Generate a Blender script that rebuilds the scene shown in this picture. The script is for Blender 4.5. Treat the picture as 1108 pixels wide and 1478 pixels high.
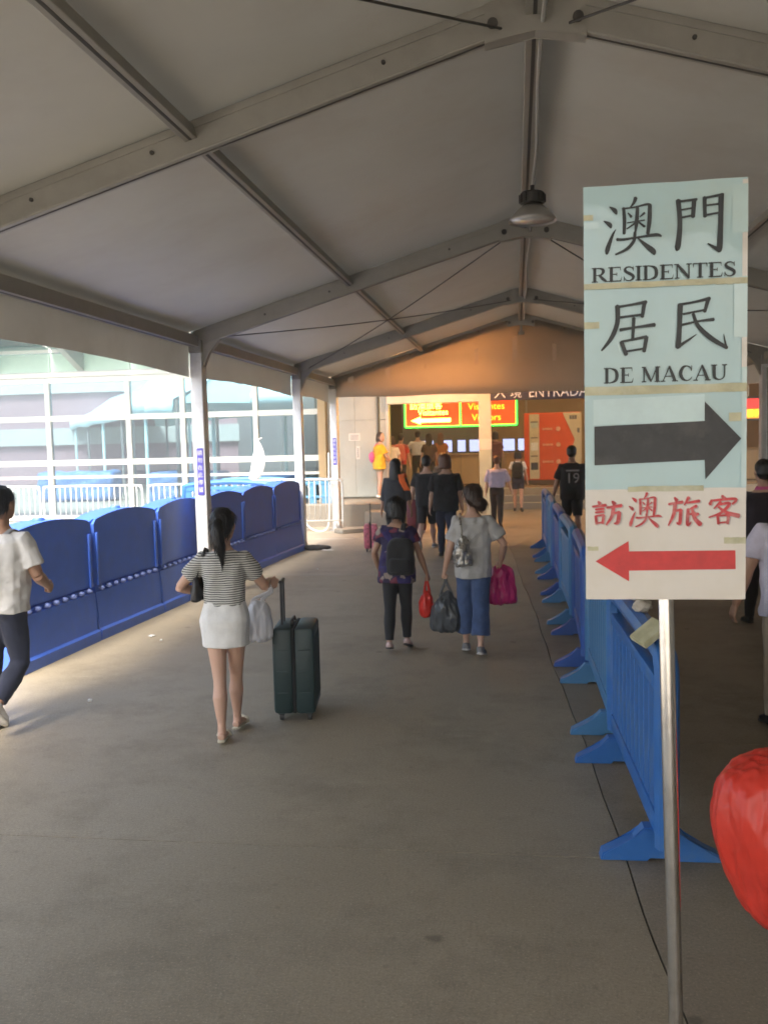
import bpy, bmesh, math, random
from mathutils import Vector, Matrix, noise
from mathutils.bvhtree import BVHTree
R = math.radians
PI = math.pi
random.seed(7)
SC = bpy.context.scene
for o_ in list(bpy.data.objects):
    bpy.data.objects.remove(o_)
COL = SC.collection

# ------------------------------------------------------------------ camera, sky, sun, exposure
CAM_H = 2.0
cam = bpy.data.cameras.new('camera')
cam_o = bpy.data.objects.new('camera', cam)
COL.objects.link(cam_o)
SC.camera = cam_o
yaw, pitch, roll = R(8.12), R(4.404), R(-1.337)
fw = Vector((-math.sin(yaw) * math.cos(pitch), math.cos(yaw) * math.cos(pitch), -math.sin(pitch)))
rt = Vector((math.cos(yaw), math.sin(yaw), 0))
up = rt.cross(fw)
r2 = math.cos(roll) * rt + math.sin(roll) * up
u2 = -math.sin(roll) * rt + math.cos(roll) * up
M = Matrix((r2, u2, -fw)).transposed().to_4x4()
M.translation = (0, 0, CAM_H)
cam_o.matrix_world = M
cam.sensor_fit = 'VERTICAL'
cam.sensor_height = 24
cam.lens = 1343.3 / 1478 * 24
cam.clip_start = 0.05
cam.clip_end = 2000
cam.dof.use_dof = True
cam.dof.focus_distance = 3.6
cam.dof.aperture_fstop = 4.0

SUN_DIR = Vector((-0.08, -0.54, 0.80)).normalized()      # towards the sun
world = bpy.data.worlds.new('World')
SC.world = world
world.use_nodes = True
nt = world.node_tree
bg = nt.nodes['Background']
sky = nt.nodes.new('ShaderNodeTexSky')
sky.sky_type = 'NISHITA'
sky.sun_disc = False
sky.sun_elevation = math.asin(SUN_DIR.z)
sky.sun_rotation = math.atan2(SUN_DIR.x, SUN_DIR.y)
sky.air_density = 1.3
sky.dust_density = 4.0
sky.ozone_density = 1.0
nt.links.new(sky.outputs[0], bg.inputs[0])
bg.inputs[1].default_value = 0.15
sun = bpy.data.lights.new('sun', 'SUN')
sun.energy = 2.7
sun.angle = R(20)
sun.color = (1.0, 0.95, 0.87)
sun_o = bpy.data.objects.new('sun', sun)
COL.objects.link(sun_o)
sun_o.rotation_euler = SUN_DIR.to_track_quat('Z', 'Y').to_euler()
SC.view_settings.view_transform = 'Standard'
SC.view_settings.look = 'None'
SC.view_settings.gamma = 1
SC.view_settings.use_curve_mapping = False
SC.view_settings.exposure = 2.08
SC.cycles.use_denoising = True
SC.cycles.max_bounces = 10
SC.cycles.diffuse_bounces = 6
SC.cycles.glossy_bounces = 3
SC.cycles.transparent_max_bounces = 12
SC.cycles.caustics_reflective = False
SC.cycles.caustics_refractive = False
SC.cycles.sample_clamp_indirect = 6

# ------------------------------------------------------------------ materials
MATS = {}
def mat(name, col, rough=0.6, metal=0.0, var=0.12, scale=6.0, bump=0.0, bscale=60.0, spec=0.5, coat=0.0,
        sss=0.0, stretch=(1, 1, 1), dirt=None, dirt_scale=2.0, dirt_amt=0.5, emit=None, estr=0.0, trans=0.0, sheen=0.0):
    if name in MATS:
        return MATS[name]
    m = bpy.data.materials.new(name)
    m.use_nodes = True
    N, L = m.node_tree.nodes, m.node_tree.links
    b = N['Principled BSDF']
    b.inputs['Roughness'].default_value = rough
    b.inputs['Metallic'].default_value = metal
    b.inputs['Specular IOR Level'].default_value = spec
    b.inputs['Coat Weight'].default_value = coat
    if sheen:
        b.inputs['Sheen Weight'].default_value = sheen
    if sss:
        b.inputs['Subsurface Weight'].default_value = sss
        b.inputs['Subsurface Radius'].default_value = (0.01, 0.004, 0.002)
    tc = N.new('ShaderNodeTexCoord')
    mp = N.new('ShaderNodeMapping')
    mp.inputs['Scale'].default_value = stretch
    L.new(tc.outputs['Object'], mp.inputs[0])
    n1 = N.new('ShaderNodeTexNoise')
    n1.inputs['Scale'].default_value = scale
    n1.inputs['Detail'].default_value = 6
    n1.inputs['Roughness'].default_value = 0.65
    L.new(mp.outputs[0], n1.inputs['Vector'])
    hsv = N.new('ShaderNodeMix')
    hsv.data_type = 'RGBA'
    c = Vector(col[:3])
    lo = tuple(max(0, x * (1 - var)) for x in c) + (1,)
    hi = tuple(min(1, x * (1 + var)) for x in c) + (1,)
    hsv.inputs[6].default_value = lo
    hsv.inputs[7].default_value = hi
    mr = N.new('ShaderNodeMapRange')
    mr.inputs[1].default_value = 0.3
    mr.inputs[2].default_value = 0.7
    L.new(n1.outputs['Fac'], mr.inputs[0])
    L.new(mr.outputs[0], hsv.inputs[0])
    out = hsv.outputs[2]
    if dirt:
        n2 = N.new('ShaderNodeTexNoise')
        n2.inputs['Scale'].default_value = dirt_scale
        n2.inputs['Detail'].default_value = 8
        n2.inputs['Roughness'].default_value = 0.7
        L.new(tc.outputs['Object'], n2.inputs['Vector'])
        m2 = N.new('ShaderNodeMapRange')
        m2.inputs[1].default_value = 0.48
        m2.inputs[2].default_value = 0.72
        m2.inputs[4].default_value = dirt_amt
        L.new(n2.outputs['Fac'], m2.inputs[0])
        mx = N.new('ShaderNodeMix')
        mx.data_type = 'RGBA'
        L.new(m2.outputs[0], mx.inputs[0])
        L.new(out, mx.inputs[6])
        mx.inputs[7].default_value = tuple(dirt) + (1,)
        out = mx.outputs[2]
    L.new(out, b.inputs['Base Color'])
    rr = N.new('ShaderNodeMapRange')
    rr.inputs[3].default_value = max(0.02, rough - 0.08)
    rr.inputs[4].default_value = min(1, rough + 0.08)
    L.new(n1.outputs['Fac'], rr.inputs[0])
    L.new(rr.outputs[0], b.inputs['Roughness'])
    if bump:
        n3 = N.new('ShaderNodeTexNoise')
        n3.inputs['Scale'].default_value = bscale
        n3.inputs['Detail'].default_value = 4
        L.new(mp.outputs[0], n3.inputs['Vector'])
        bp = N.new('ShaderNodeBump')
        bp.inputs['Strength'].default_value = bump
        bp.inputs['Distance'].default_value = 0.01
        L.new(n3.outputs['Fac'], bp.inputs['Height'])
        L.new(bp.outputs[0], b.inputs['Normal'])
    if emit:
        b.inputs['Emission Color'].default_value = tuple(emit) + (1,)
        b.inputs['Emission Strength'].default_value = estr
    if trans:
        tl = N.new('ShaderNodeBsdfTranslucent')
        L.new(out, tl.inputs[0])
        ms = N.new('ShaderNodeMixShader')
        ms.inputs[0].default_value = trans
        L.new(b.outputs[0], ms.inputs[1])
        L.new(tl.outputs[0], ms.inputs[2])
        L.new(ms.outputs[0], N['Material Output'].inputs[0])
    MATS[name] = m
    return m

def glass_mat(name, tint, refl=0.12, rough=0.02):
    m = bpy.data.materials.new(name)
    m.use_nodes = True
    N, L = m.node_tree.nodes, m.node_tree.links
    N.remove(N['Principled BSDF'])
    t = N.new('ShaderNodeBsdfTransparent')
    t.inputs[0].default_value = tuple(tint) + (1,)
    g = N.new('ShaderNodeBsdfGlossy')
    g.inputs['Roughness'].default_value = rough
    lw = N.new('ShaderNodeFresnel')
    lw.inputs[0].default_value = 1.5
    ad = N.new('ShaderNodeMath')
    ad.operation = 'ADD'
    ad.inputs[1].default_value = refl
    L.new(lw.outputs[0], ad.inputs[0])
    nz = N.new('ShaderNodeTexNoise')
    nz.inputs['Scale'].default_value = 0.7
    tc = N.new('ShaderNodeTexCoord')
    L.new(tc.outputs['Object'], nz.inputs['Vector'])
    bp = N.new('ShaderNodeBump')
    bp.inputs['Strength'].default_value = 0.15
    bp.inputs['Distance'].default_value = 0.05
    L.new(nz.outputs['Fac'], bp.inputs['Height'])
    L.new(bp.outputs[0], g.inputs['Normal'])
    ms = N.new('ShaderNodeMixShader')
    L.new(ad.outputs[0], ms.inputs[0])
    L.new(t.outputs[0], ms.inputs[1])
    L.new(g.outputs[0], ms.inputs[2])
    L.new(ms.outputs[0], N['Material Output'].inputs[0])
    return m

def stripe_mat(name, c1, c2, period, duty=0.5):
    m = mat(name, c1, 0.85, var=0.05, bump=0.15, bscale=300, sheen=0.2)
    N, L = m.node_tree.nodes, m.node_tree.links
    b = N['Principled BSDF']
    tc = N.new('ShaderNodeTexCoord')
    sp = N.new('ShaderNodeSeparateXYZ')
    L.new(tc.outputs['Object'], sp.inputs[0])
    nz = N.new('ShaderNodeTexNoise')
    nz.inputs['Scale'].default_value = 5
    L.new(tc.outputs['Object'], nz.inputs['Vector'])
    a0 = N.new('ShaderNodeMath'); a0.operation = 'MULTIPLY_ADD'; a0.inputs[1].default_value = 0.03
    L.new(nz.outputs['Fac'], a0.inputs[0]); L.new(sp.outputs['Z'], a0.inputs[2])
    a1 = N.new('ShaderNodeMath'); a1.operation = 'DIVIDE'; a1.inputs[1].default_value = period
    L.new(a0.outputs[0], a1.inputs[0])
    a2 = N.new('ShaderNodeMath'); a2.operation = 'FRACT'
    L.new(a1.outputs[0], a2.inputs[0])
    a3 = N.new('ShaderNodeMath'); a3.operation = 'GREATER_THAN'; a3.inputs[1].default_value = duty
    L.new(a2.outputs[0], a3.inputs[0])
    mx = N.new('ShaderNodeMix'); mx.data_type = 'RGBA'
    mx.inputs[6].default_value = tuple(c1) + (1,); mx.inputs[7].default_value = tuple(c2) + (1,)
    L.new(a3.outputs[0], mx.inputs[0]); L.new(mx.outputs[2], b.inputs['Base Color'])
    return m

def floral_mat(name):
    m = mat(name, (0.03, 0.02, 0.06), 0.8, bump=0.15, bscale=200)
    N, L = m.node_tree.nodes, m.node_tree.links
    b = N['Principled BSDF']
    tc = N.new('ShaderNodeTexCoord')
    nz = N.new('ShaderNodeTexNoise'); nz.inputs['Scale'].default_value = 14; nz.inputs['Detail'].default_value = 3
    L.new(tc.outputs['Object'], nz.inputs['Vector'])
    vm = N.new('ShaderNodeVectorMath'); vm.operation = 'MULTIPLY_ADD'
    vm.inputs[1].default_value = (0.08, 0.08, 0.08)
    L.new(nz.outputs['Color'], vm.inputs[0]); L.new(tc.outputs['Object'], vm.inputs[2])
    v = N.new('ShaderNodeTexVoronoi'); v.inputs['Scale'].default_value = 17
    L.new(vm.outputs[0], v.inputs['Vector'])
    cr = N.new('ShaderNodeValToRGB')
    e = cr.color_ramp.elements
    e[0].position = 0.0; e[0].color = (0.02, 0.014, 0.05, 1)
    e[1].position = 1.0; e[1].color = (0.03, 0.02, 0.10, 1)
    for p, c in ((0.42, (0.03, 0.02, 0.09, 1)), (0.55, (0.16, 0.03, 0.05, 1)), (0.66, (0.03, 0.018, 0.07, 1)), (0.78, (0.30, 0.24, 0.20, 1)), (0.86, (0.04, 0.03, 0.14, 1))):
        k = e.new(p); k.color = c
    cr.color_ramp.interpolation = 'CONSTANT'
    sp = N.new('ShaderNodeSeparateColor')
    L.new(v.outputs['Color'], sp.inputs[0])
    L.new(sp.outputs[0], cr.inputs[0])
    v2 = N.new('ShaderNodeTexVoronoi'); v2.inputs['Scale'].default_value = 4.2
    L.new(vm.outputs[0], v2.inputs['Vector'])
    lt = N.new('ShaderNodeMath'); lt.operation = 'LESS_THAN'; lt.inputs[1].default_value = 0.21
    L.new(v2.outputs['Distance'], lt.inputs[0])
    sp2 = N.new('ShaderNodeSeparateColor'); L.new(v2.outputs['Color'], sp2.inputs[0])
    gt = N.new('ShaderNodeMath'); gt.operation = 'GREATER_THAN'; gt.inputs[1].default_value = 0.62
    L.new(sp2.outputs[0], gt.inputs[0])
    ml = N.new('ShaderNodeMath'); ml.operation = 'MULTIPLY'
    L.new(lt.outputs[0], ml.inputs[0]); L.new(gt.outputs[0], ml.inputs[1])
    mx = N.new('ShaderNodeMix'); mx.data_type = 'RGBA'
    L.new(ml.outputs[0], mx.inputs[0]); L.new(cr.outputs[0], mx.inputs[6]); mx.inputs[7].default_value = (0.22, 0.17, 0.05, 1)
    L.new(mx.outputs[2], b.inputs['Base Color'])
    return m

def floor_mat(name, c1, c2, spots=True, seed=0.0):
    m = bpy.data.materials.new(name)
    m.use_nodes = True
    N, L = m.node_tree.nodes, m.node_tree.links
    b = N['Principled BSDF']
    b.inputs['Roughness'].default_value = 0.62
    tc = N.new('ShaderNodeTexCoord')
    mp = N.new('ShaderNodeMapping'); mp.inputs['Location'].default_value = (seed, seed * 2, 0)
    L.new(tc.outputs['Object'], mp.inputs[0])
    def nz(scale, detail=8, rough=0.6, stretch=None):
        n = N.new('ShaderNodeTexNoise'); n.inputs['Scale'].default_value = scale
        n.inputs['Detail'].default_value = detail; n.inputs['Roughness'].default_value = rough
        if stretch:
            q = N.new('ShaderNodeMapping'); q.inputs['Scale'].default_value = stretch
            L.new(mp.outputs[0], q.inputs[0]); L.new(q.outputs[0], n.inputs['Vector'])
        else:
            L.new(mp.outputs[0], n.inputs['Vector'])
        return n
    def ramp(src, a, c, lo=0.0, hi=1.0):
        r = N.new('ShaderNodeMapRange'); r.inputs[1].default_value = a; r.inputs[2].default_value = c
        r.inputs[3].default_value = lo; r.inputs[4].default_value = hi
        L.new(src, r.inputs[0]); return r.outputs[0]
    def mix(f, a, c):
        x = N.new('ShaderNodeMix'); x.data_type = 'RGBA'
        L.new(f, x.inputs[0])
        for s, i in ((a, 6), (c, 7)):
            if isinstance(s, tuple): x.inputs[i].default_value = s + (1,)
            else: L.new(s, x.inputs[i])
        return x.outputs[2]
    big = nz(0.55, 6, 0.6)
    col = mix(ramp(big.outputs['Fac'], 0.35, 0.68), c1, c2)
    wear = nz(1.1, 10, 0.75)
    dk = tuple(x * 0.66 for x in c1)
    col = mix(ramp(wear.outputs['Fac'], 0.47, 0.70, 0, 0.85), col, dk)
    sc = nz(1.7, 10, 0.8, (0.6, 1.5, 1))
    lt = tuple(x * 1.25 for x in c2)
    col = mix(ramp(sc.outputs['Fac'], 0.56, 0.74, 0, 0.55), col, lt)
    scr = nz(5.0, 6, 0.8, (0.25, 5.0, 1))
    col = mix(ramp(scr.outputs['Fac'], 0.62, 0.72, 0, 0.5), col, tuple(x * 1.3 for x in c2))
    fine = nz(70, 4, 0.7)
    col = mix(ramp(fine.outputs['Fac'], 0.46, 0.72, 0, 0.55), col, tuple(x * 0.5 for x in c1))
    fine2 = nz(95, 3, 0.6)
    col = mix(ramp(fine2.outputs['Fac'], 0.56, 0.76, 0, 0.6), col, tuple(min(1, x * 1.55) for x in c2))
    if spots:
        v = N.new('ShaderNodeTexVoronoi'); v.voronoi_dimensions = '2D'; v.inputs['Scale'].default_value = 0.9
        L.new(mp.outputs[0], v.inputs['Vector'])
        wob = nz(22, 3)
        ad = N.new('ShaderNodeMath'); ad.operation = 'MULTIPLY_ADD'; ad.inputs[1].default_value = 0.05
        L.new(wob.outputs['Fac'], ad.inputs[0]); L.new(v.outputs['Distance'], ad.inputs[2])
        pick = N.new('ShaderNodeSeparateColor'); L.new(v.outputs['Color'], pick.inputs[0])
        pk = ramp(pick.outputs[0], 0.60, 0.62, 0.2, 0.0)
        pa = N.new('ShaderNodeMath'); pa.operation = 'ADD'; L.new(pk, pa.inputs[0]); L.new(ad.outputs[0], pa.inputs[1]); ad = pa
        col = mix(ramp(ad.outputs[0], 0.042, 0.062, 0.6, 0.0), col, tuple(x * 0.30 for x in c1))
        v2 = N.new('ShaderNodeTexVoronoi'); v2.voronoi_dimensions = '2D'; v2.inputs['Scale'].default_value = 2.3
        L.new(mp.outputs[0], v2.inputs['Vector'])
        ad2 = N.new('ShaderNodeMath'); ad2.operation = 'MULTIPLY_ADD'; ad2.inputs[1].default_value = 0.06
        L.new(wob.outputs['Fac'], ad2.inputs[0]); L.new(v2.outputs['Distance'], ad2.inputs[2])
        col = mix(ramp(ad2.outputs[0], 0.045, 0.07, 0.3, 0.0), col, tuple(x * 0.45 for x in c1))
    L.new(col, b.inputs['Base Color'])
    L.new(ramp(wear.outputs['Fac'], 0.3, 0.7, 0.5, 0.75), b.inputs['Roughness'])
    bp = N.new('ShaderNodeBump'); bp.inputs['Strength'].default_value = 0.35; bp.inputs['Distance'].default_value = 0.004
    L.new(fine.outputs['Fac'], bp.inputs['Height']); L.new(bp.outputs[0], b.inputs['Normal'])
    return m

# ------------------------------------------------------------------ mesh helpers
class MB:
    def __init__(s):
        s.bm = bmesh.new()
    def _mi(s, fs, mi):
        for f in fs:
            f.material_index = mi
    def box(s, c, d, rz=0.0, rx=0.0, ry=0.0, bev=0.0, mi=0):
        mt = Matrix.Translation(c) @ Matrix.Rotation(rz, 4, 'Z') @ Matrix.Rotation(ry, 4, 'Y') @ Matrix.Rotation(rx, 4, 'X') @ Matrix.Diagonal((d[0], d[1], d[2], 1))
        r = bmesh.ops.create_cube(s.bm, size=1, matrix=mt)
        vs = r['verts']
        fs = set(f for v in vs for f in v.link_faces)
        s._mi(fs, mi)
        if bev:
            es = list(set(e for v in vs for e in v.link_edges))
            q = bmesh.ops.bevel(s.bm, geom=es, offset=bev, segments=2, affect='EDGES', profile=0.5)
            s._mi(q['faces'], mi)
        return s
    def loft(s, rings, caps=True, closed=True, mi=0, loop=False):
        rv = [[s.bm.verts.new(p) for p in r] for r in rings]
        n = len(rv[0])
        seq = list(range(len(rv) - 1)) + ([len(rv) - 1] if loop else [])
        for i in seq:
            a, b = rv[i], rv[(i + 1) % len(rv)]
            for j in range(n if closed else n - 1):
                k = (j + 1) % n
                f = s.bm.faces.new((a[j], a[k], b[k], b[j])); f.material_index = mi
        if caps and not loop:
            f = s.bm.faces.new(list(reversed(rv[0]))); f.material_index = mi
            f = s.bm.faces.new(rv[-1]); f.material_index = mi
        return s
    def tube(s, pts, rad, seg=8, caps=True, mi=0, ref=None, flat=1.0):
        pts = [Vector(p) for p in pts]
        n = len(pts)
        rr = rad if isinstance(rad, list) else [rad] * n
        rings = []
        prev = Vector(ref) if ref is not None else None
        for i in range(n):
            t = (pts[min(i + 1, n - 1)] - pts[max(i - 1, 0)])
            if t.length < 1e-9: t = Vector((0, 0, 1))
            t.normalize()
            if prev is None:
                prev = Vector((1, 0, 0)) if abs(t.x) < 0.8 else Vector((0, 1, 0))
            x = prev - t * prev.dot(t)
            if x.length < 1e-6:
                x = t.orthogonal()
            x.normalize()
            y = t.cross(x)
            prev = x
            a = rr[i]
            ra, rb = (a if isinstance(a, (tuple, list)) else (a, a * flat))
            rings.append([pts[i] + x * (ra * math.cos(2 * PI * j / seg)) + y * (rb * math.sin(2 * PI * j / seg)) for j in range(seg)])
        return s.loft(rings, caps, True, mi)
    def ell(s, c, r, u=14, v=9, mi=0, mt=None):
        m4 = Matrix.Translation(c) @ (mt if mt is not None else Matrix.Identity(4)) @ Matrix.Diagonal((r[0], r[1], r[2], 1))
        q = bmesh.ops.create_uvsphere(s.bm, u_segments=u, v_segments=v, radius=1, matrix=m4)
        s._mi(set(f for w in q['verts'] for f in w.link_faces), mi)
        return s
    def lathe(s, c, prof, seg=20, mi=0):
        rings = [[(c[0] + r * math.cos(2 * PI * j / seg), c[1] + r * math.sin(2 * PI * j / seg), c[2] + z) for j in range(seg)] for r, z in prof]
        return s.loft(rings, True, True, mi)
    def poly(s, pts, mi=0):
        f = s.bm.faces.new([s.bm.verts.new(p) for p in pts]); f.material_index = mi
        return s
    def prism(s, pts, off, mi=0, bev=0.0):
        off = Vector(off)
        a = [s.bm.verts.new(p) for p in pts]
        b = [s.bm.verts.new(Vector(p) + off) for p in pts]
        n = len(a)
        fs = [s.bm.faces.new(a), s.bm.faces.new(list(reversed(b)))]
        for i in range(n):
            j = (i + 1) % n
            fs.append(s.bm.faces.new((a[j], a[i], b[i], b[j])))
        s._mi(fs, mi)
        if bev:
            es = list(set(e for f in fs[:2] for e in f.edges))
            q = bmesh.ops.bevel(s.bm, geom=es, offset=bev, segments=2, affect='EDGES')
            s._mi(q['faces'], mi)
        return s
    def add_mesh(s, me, mt, mi=0):
        vs = [s.bm.verts.new(mt @ v.co) for v in me.vertices]
        for p in me.polygons:
            try:
                f = s.bm.faces.new([vs[i] for i in p.vertices]); f.material_index = mi
            except ValueError:
                pass
        return s
    def mesh(s, name='m', smooth=False, recalc=True):
        if recalc:
            bmesh.ops.recalc_face_normals(s.bm, faces=s.bm.faces[:])
        me = bpy.data.meshes.new(name)
        s.bm.to_mesh(me); s.bm.free()
        if smooth:
            me.polygons.foreach_set('use_smooth', [True] * len(me.polygons))
        return me
    def build(s, name, mats, parent=None, smooth=False, auto=None, recalc=True):
        me = s.mesh(name, smooth, recalc)
        if auto is not None:
            me.polygons.foreach_set('use_smooth', [True] * len(me.polygons))
            me.set_sharp_from_angle(angle=R(auto))
        return link(name, me, mats, parent)

def link(name, me, mats, parent=None):
    o = bpy.data.objects.new(name, me)
    COL.objects.link(o)
    for m in (mats if isinstance(mats, (list, tuple)) else [mats]):
        if m.name not in [x.name for x in me.materials if x]:
            me.materials.append(m)
    if parent is not None:
        o.parent = parent
    return o

def empty(name, label, cat, loc=(0, 0, 0), rz=0.0, group=None):
    o = bpy.data.objects.new(name, None)
    o.empty_display_size = 0.1
    COL.objects.link(o)
    o.location = loc; o.rotation_euler = (0, 0, rz)
    tag(o, label, cat, group)
    return o
def tag(o, label=None, cat=None, group=None, kind=None):
    if label: o['label'] = label
    if cat: o['category'] = cat
    if group: o['group'] = group
    if kind: o['kind'] = kind
    return o
def kids(o):
    return [c for c in bpy.data.objects if c.parent == o]
def copy_tree(o, loc, rz=None, label=None):
    c = o.copy(); COL.objects.link(c)
    c.location = loc
    if rz is not None: c.rotation_euler = (0, 0, rz)
    if label: c['label'] = label
    for ch in kids(o):
        d = ch.copy(); COL.objects.link(d); d.parent = c
        for g in kids(ch):
            e = g.copy(); COL.objects.link(e); e.parent = d
    return c

TXT = {}
def text_mesh(txt, size):
    key = (txt, round(size, 4))
    if key in TXT: return TXT[key]
    cu = bpy.data.curves.new('t', 'FONT')
    cu.body = txt; cu.size = size; cu.align_x = 'CENTER'; cu.align_y = 'CENTER'
    cu.resolution_u = 3
    o = bpy.data.objects.new('t', cu); COL.objects.link(o)
    bpy.context.view_layer.update()
    me = bpy.data.meshes.new_from_object(o.evaluated_get(bpy.context.evaluated_depsgraph_get()))
    bpy.data.objects.remove(o)
    TXT[key] = me
    return me
FACE_FRONT = Matrix.Rotation(PI / 2, 4, 'X')          # text in XY -> facing -Y, upright
def add_text(mb, txt, size, at, mi=0, rot=FACE_FRONT, sx=1.0, sy=1.0):
    mb.add_mesh(text_mesh(txt, size), Matrix.Translation(at) @ rot @ Matrix.Diagonal((sx, sy, 1, 1)), mi)

def remesh(mb, voxel, smooth=4, fold=0.0, ff=(9, 9, 5), seed=0.0, name='body', crease=0.0):
    bmesh.ops.recalc_face_normals(mb.bm, faces=mb.bm.faces[:])
    me = bpy.data.meshes.new('tmp'); mb.bm.to_mesh(me); mb.bm.free()
    o = bpy.data.objects.new('tmp', me); COL.objects.link(o)
    a = o.modifiers.new('r', 'REMESH'); a.mode = 'VOXEL'; a.voxel_size = voxel
    if smooth:
        b = o.modifiers.new('s', 'SMOOTH'); b.factor = 0.5; b.iterations = smooth
    bpy.context.view_layer.update()
    out = bpy.data.meshes.new_from_object(o.evaluated_get(bpy.context.evaluated_depsgraph_get()))
    bpy.data.objects.remove(o); bpy.data.meshes.remove(me)
    out.name = name
    if fold:
        ns = [v.normal.copy() for v in out.vertices]
        for v, n in zip(out.vertices, ns):
            c = v.co
            q = Vector((c.x * ff[0] + seed, c.y * ff[1] + seed, c.z * ff[2]))
            w = noise.noise(q) + 0.5 * noise.noise(q * 2.3)
            if crease:
                w += crease * (0.45 - 2.2 * abs(noise.noise(Vector((c.x * 6 + c.z * 3 + seed, c.y * 6 + seed, c.z * 8 - c.x * 4)))))
            v.co = c + n * (fold * w)
    out.polygons.foreach_set('use_smooth', [True] * len(out.polygons))
    return out

def catmull(pts, n=5):
    P = [Vector(p) for p in pts]
    if len(P) < 3:
        return P
    out = []
    for i in range(len(P) - 1):
        p0, p1, p2, p3 = P[max(i - 1, 0)], P[i], P[i + 1], P[min(i + 2, len(P) - 1)]
        for k in range(n):
            t = k / n
            out.append(0.5 * ((2 * p1) + (p2 - p0) * t + (2 * p0 - 5 * p1 + 4 * p2 - p3) * t * t + (3 * p1 - p0 - 3 * p2 + p3) * t ** 3))
    out.append(P[-1])
    return out
# ------------------------------------------------------------------ setting: ground and slabs
M_SLAB = floor_mat('concrete_floor', (0.29, 0.240, 0.165), (0.37, 0.310, 0.220))
M_SLAB2 = floor_mat('concrete_floor_far', (0.30, 0.25, 0.19), (0.38, 0.325, 0.25), seed=5)
M_SLABR = floor_mat('concrete_floor_side', (0.24, 0.197, 0.142), (0.31, 0.257, 0.19), seed=9)
M_YARD = floor_mat('yard_concrete', (0.30, 0.28, 0.24), (0.39, 0.365, 0.32), False)
M_JOINT = mat('joint_filler', (0.075, 0.062, 0.05), 0.9)
M_WHITELINE = mat('worn_white_paint', (0.55, 0.52, 0.46), 0.7, var=0.2, scale=20, dirt=(0.25, 0.22, 0.18), dirt_scale=9, dirt_amt=0.8)

def sheet(name, pts, z, m, kind='structure', parent=None):
    b = MB(); b.poly([(x, y, z) for x, y in pts])
    o = b.build(name, m, parent)
    if parent is None: o['kind'] = kind
    return o
sheet('ground', [(-110, -110), (110, -110), (110, 110), (-110, 110)], -0.02, M_YARD)
sheet('floor', [(-4.75, -7.5), (9.5, -7.5), (9.5, 26.6), (-4.75, 26.6)], -0.012, M_JOINT)
FLOOR = bpy.data.objects['floor']
def crack(y):            # the long joint beside the barriers, slightly wandering
    return 0.54 - 0.049 * (y - 3.45) + 0.010 * math.sin(y * 1.3) + 0.006 * math.sin(y * 4.3 + 1)
def slab(y0, y1, m, x0=-4.75, x1=None, g=0.004):
    ys = [y0 + g + (y1 - y0 - 2 * g) * i / 24 for i in range(25)]
    if x1 is None:
        pts = [(x0, y0 + g), *[(crack(y) - g, y) for y in ys], (x0, y1 - g)]
    else:
        pts = [(crack(y) + g, y) for y in reversed(ys)] + [(x1, y0 + g), (x1, y1 - g)]
        pts = pts[:25] + [(x1, y0 + g), (x1, y1 - g)]
    b = MB()
    top = [(x, y, 0) for x, y in pts]
    b.prism(top, (0, 0, -0.011))
    return b.build('concrete_slab', m, FLOOR)
for y0, y1, m in ((-7.4, -1.6, M_SLAB), (-1.6, 4.37, M_SLAB), (4.37, 13.62, M_SLAB), (13.62, 20.6, M_SLAB2), (20.6, 26.5, M_SLAB2)):
    slab(y0, y1, m)
for y0, y1 in ((-7.4, -1.6), (-1.6, 6.1), (6.1, 13.62), (13.62, 20.6), (20.6, 26.5)):
    slab(y0, y1, M_SLABR, x1=9.4)
b = MB()
for x0, x1 in ((-4.1, -3.3), (-3.24, -2.3), (-2.26, -1.3)):
    b.poly([(x0, 18.66, 0.004), (x1, 18.66, 0.004), (x1, 18.76, 0.004), (x0, 18.75, 0.004)])
b.build('floor_line', M_WHITELINE)['kind'] = 'structure'
b = MB()                                  # flush strip where the slabs change tone
b.poly([(-3.6, 13.56, 0.004), (0.05, 13.56, 0.004), (0.05, 13.66, 0.004), (-3.6, 13.66, 0.004)])
b.build('joint_strip', mat('joint_strip', (0.34, 0.31, 0.26), 0.7, var=0.2, scale=12, dirt=(0.14, 0.12, 0.1), dirt_scale=6, dirt_amt=0.8))['kind'] = 'structure'

# ------------------------------------------------------------------ marquee tent
M_ALU = mat('tent_aluminium', (0.34, 0.325, 0.29), 0.5, 0.1, var=0.08, scale=5, bump=0.03, dirt=(0.24, 0.22, 0.19), dirt_scale=3, dirt_amt=0.5)
M_POST = mat('tent_post_paint', (0.80, 0.80, 0.79), 0.38, 0.0, var=0.06, scale=4, dirt=(0.34, 0.33, 0.30), dirt_scale=2.5, dirt_amt=0.5)
M_PVC = mat('tent_fabric', (0.455, 0.44, 0.385), 0.55, var=0.07, scale=1.2, bump=0.12, bscale=9, dirt=(0.36, 0.305, 0.24), dirt_scale=0.8, dirt_amt=0.5, trans=0.015)
M_VAL = mat('valance_fabric', (0.66, 0.63, 0.57), 0.55, var=0.06, scale=2, bump=0.1, bscale=9, dirt=(0.50, 0.46, 0.39), dirt_scale=1.5, dirt_amt=0.4, trans=0.30)
M_GABLE = mat('gable_fabric', (0.60, 0.55, 0.49), 0.6, var=0.05, scale=1.5, bump=0.1, bscale=6, trans=0.5)
M_SLOT = mat('dark_slot', (0.06, 0.055, 0.05), 0.7)
M_STEEL = mat('galvanised', (0.42, 0.42, 0.41), 0.45, 0.7, var=0.15, scale=20)
M_CABLE = mat('dark_cable', (0.07, 0.065, 0.06), 0.6)
M_LBLUE = mat('label_blue', (0.085, 0.07, 0.42), 0.4, var=0.05)
M_LWHITE = mat('label_white', (0.85, 0.85, 0.87), 0.5, var=0.03)

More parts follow.
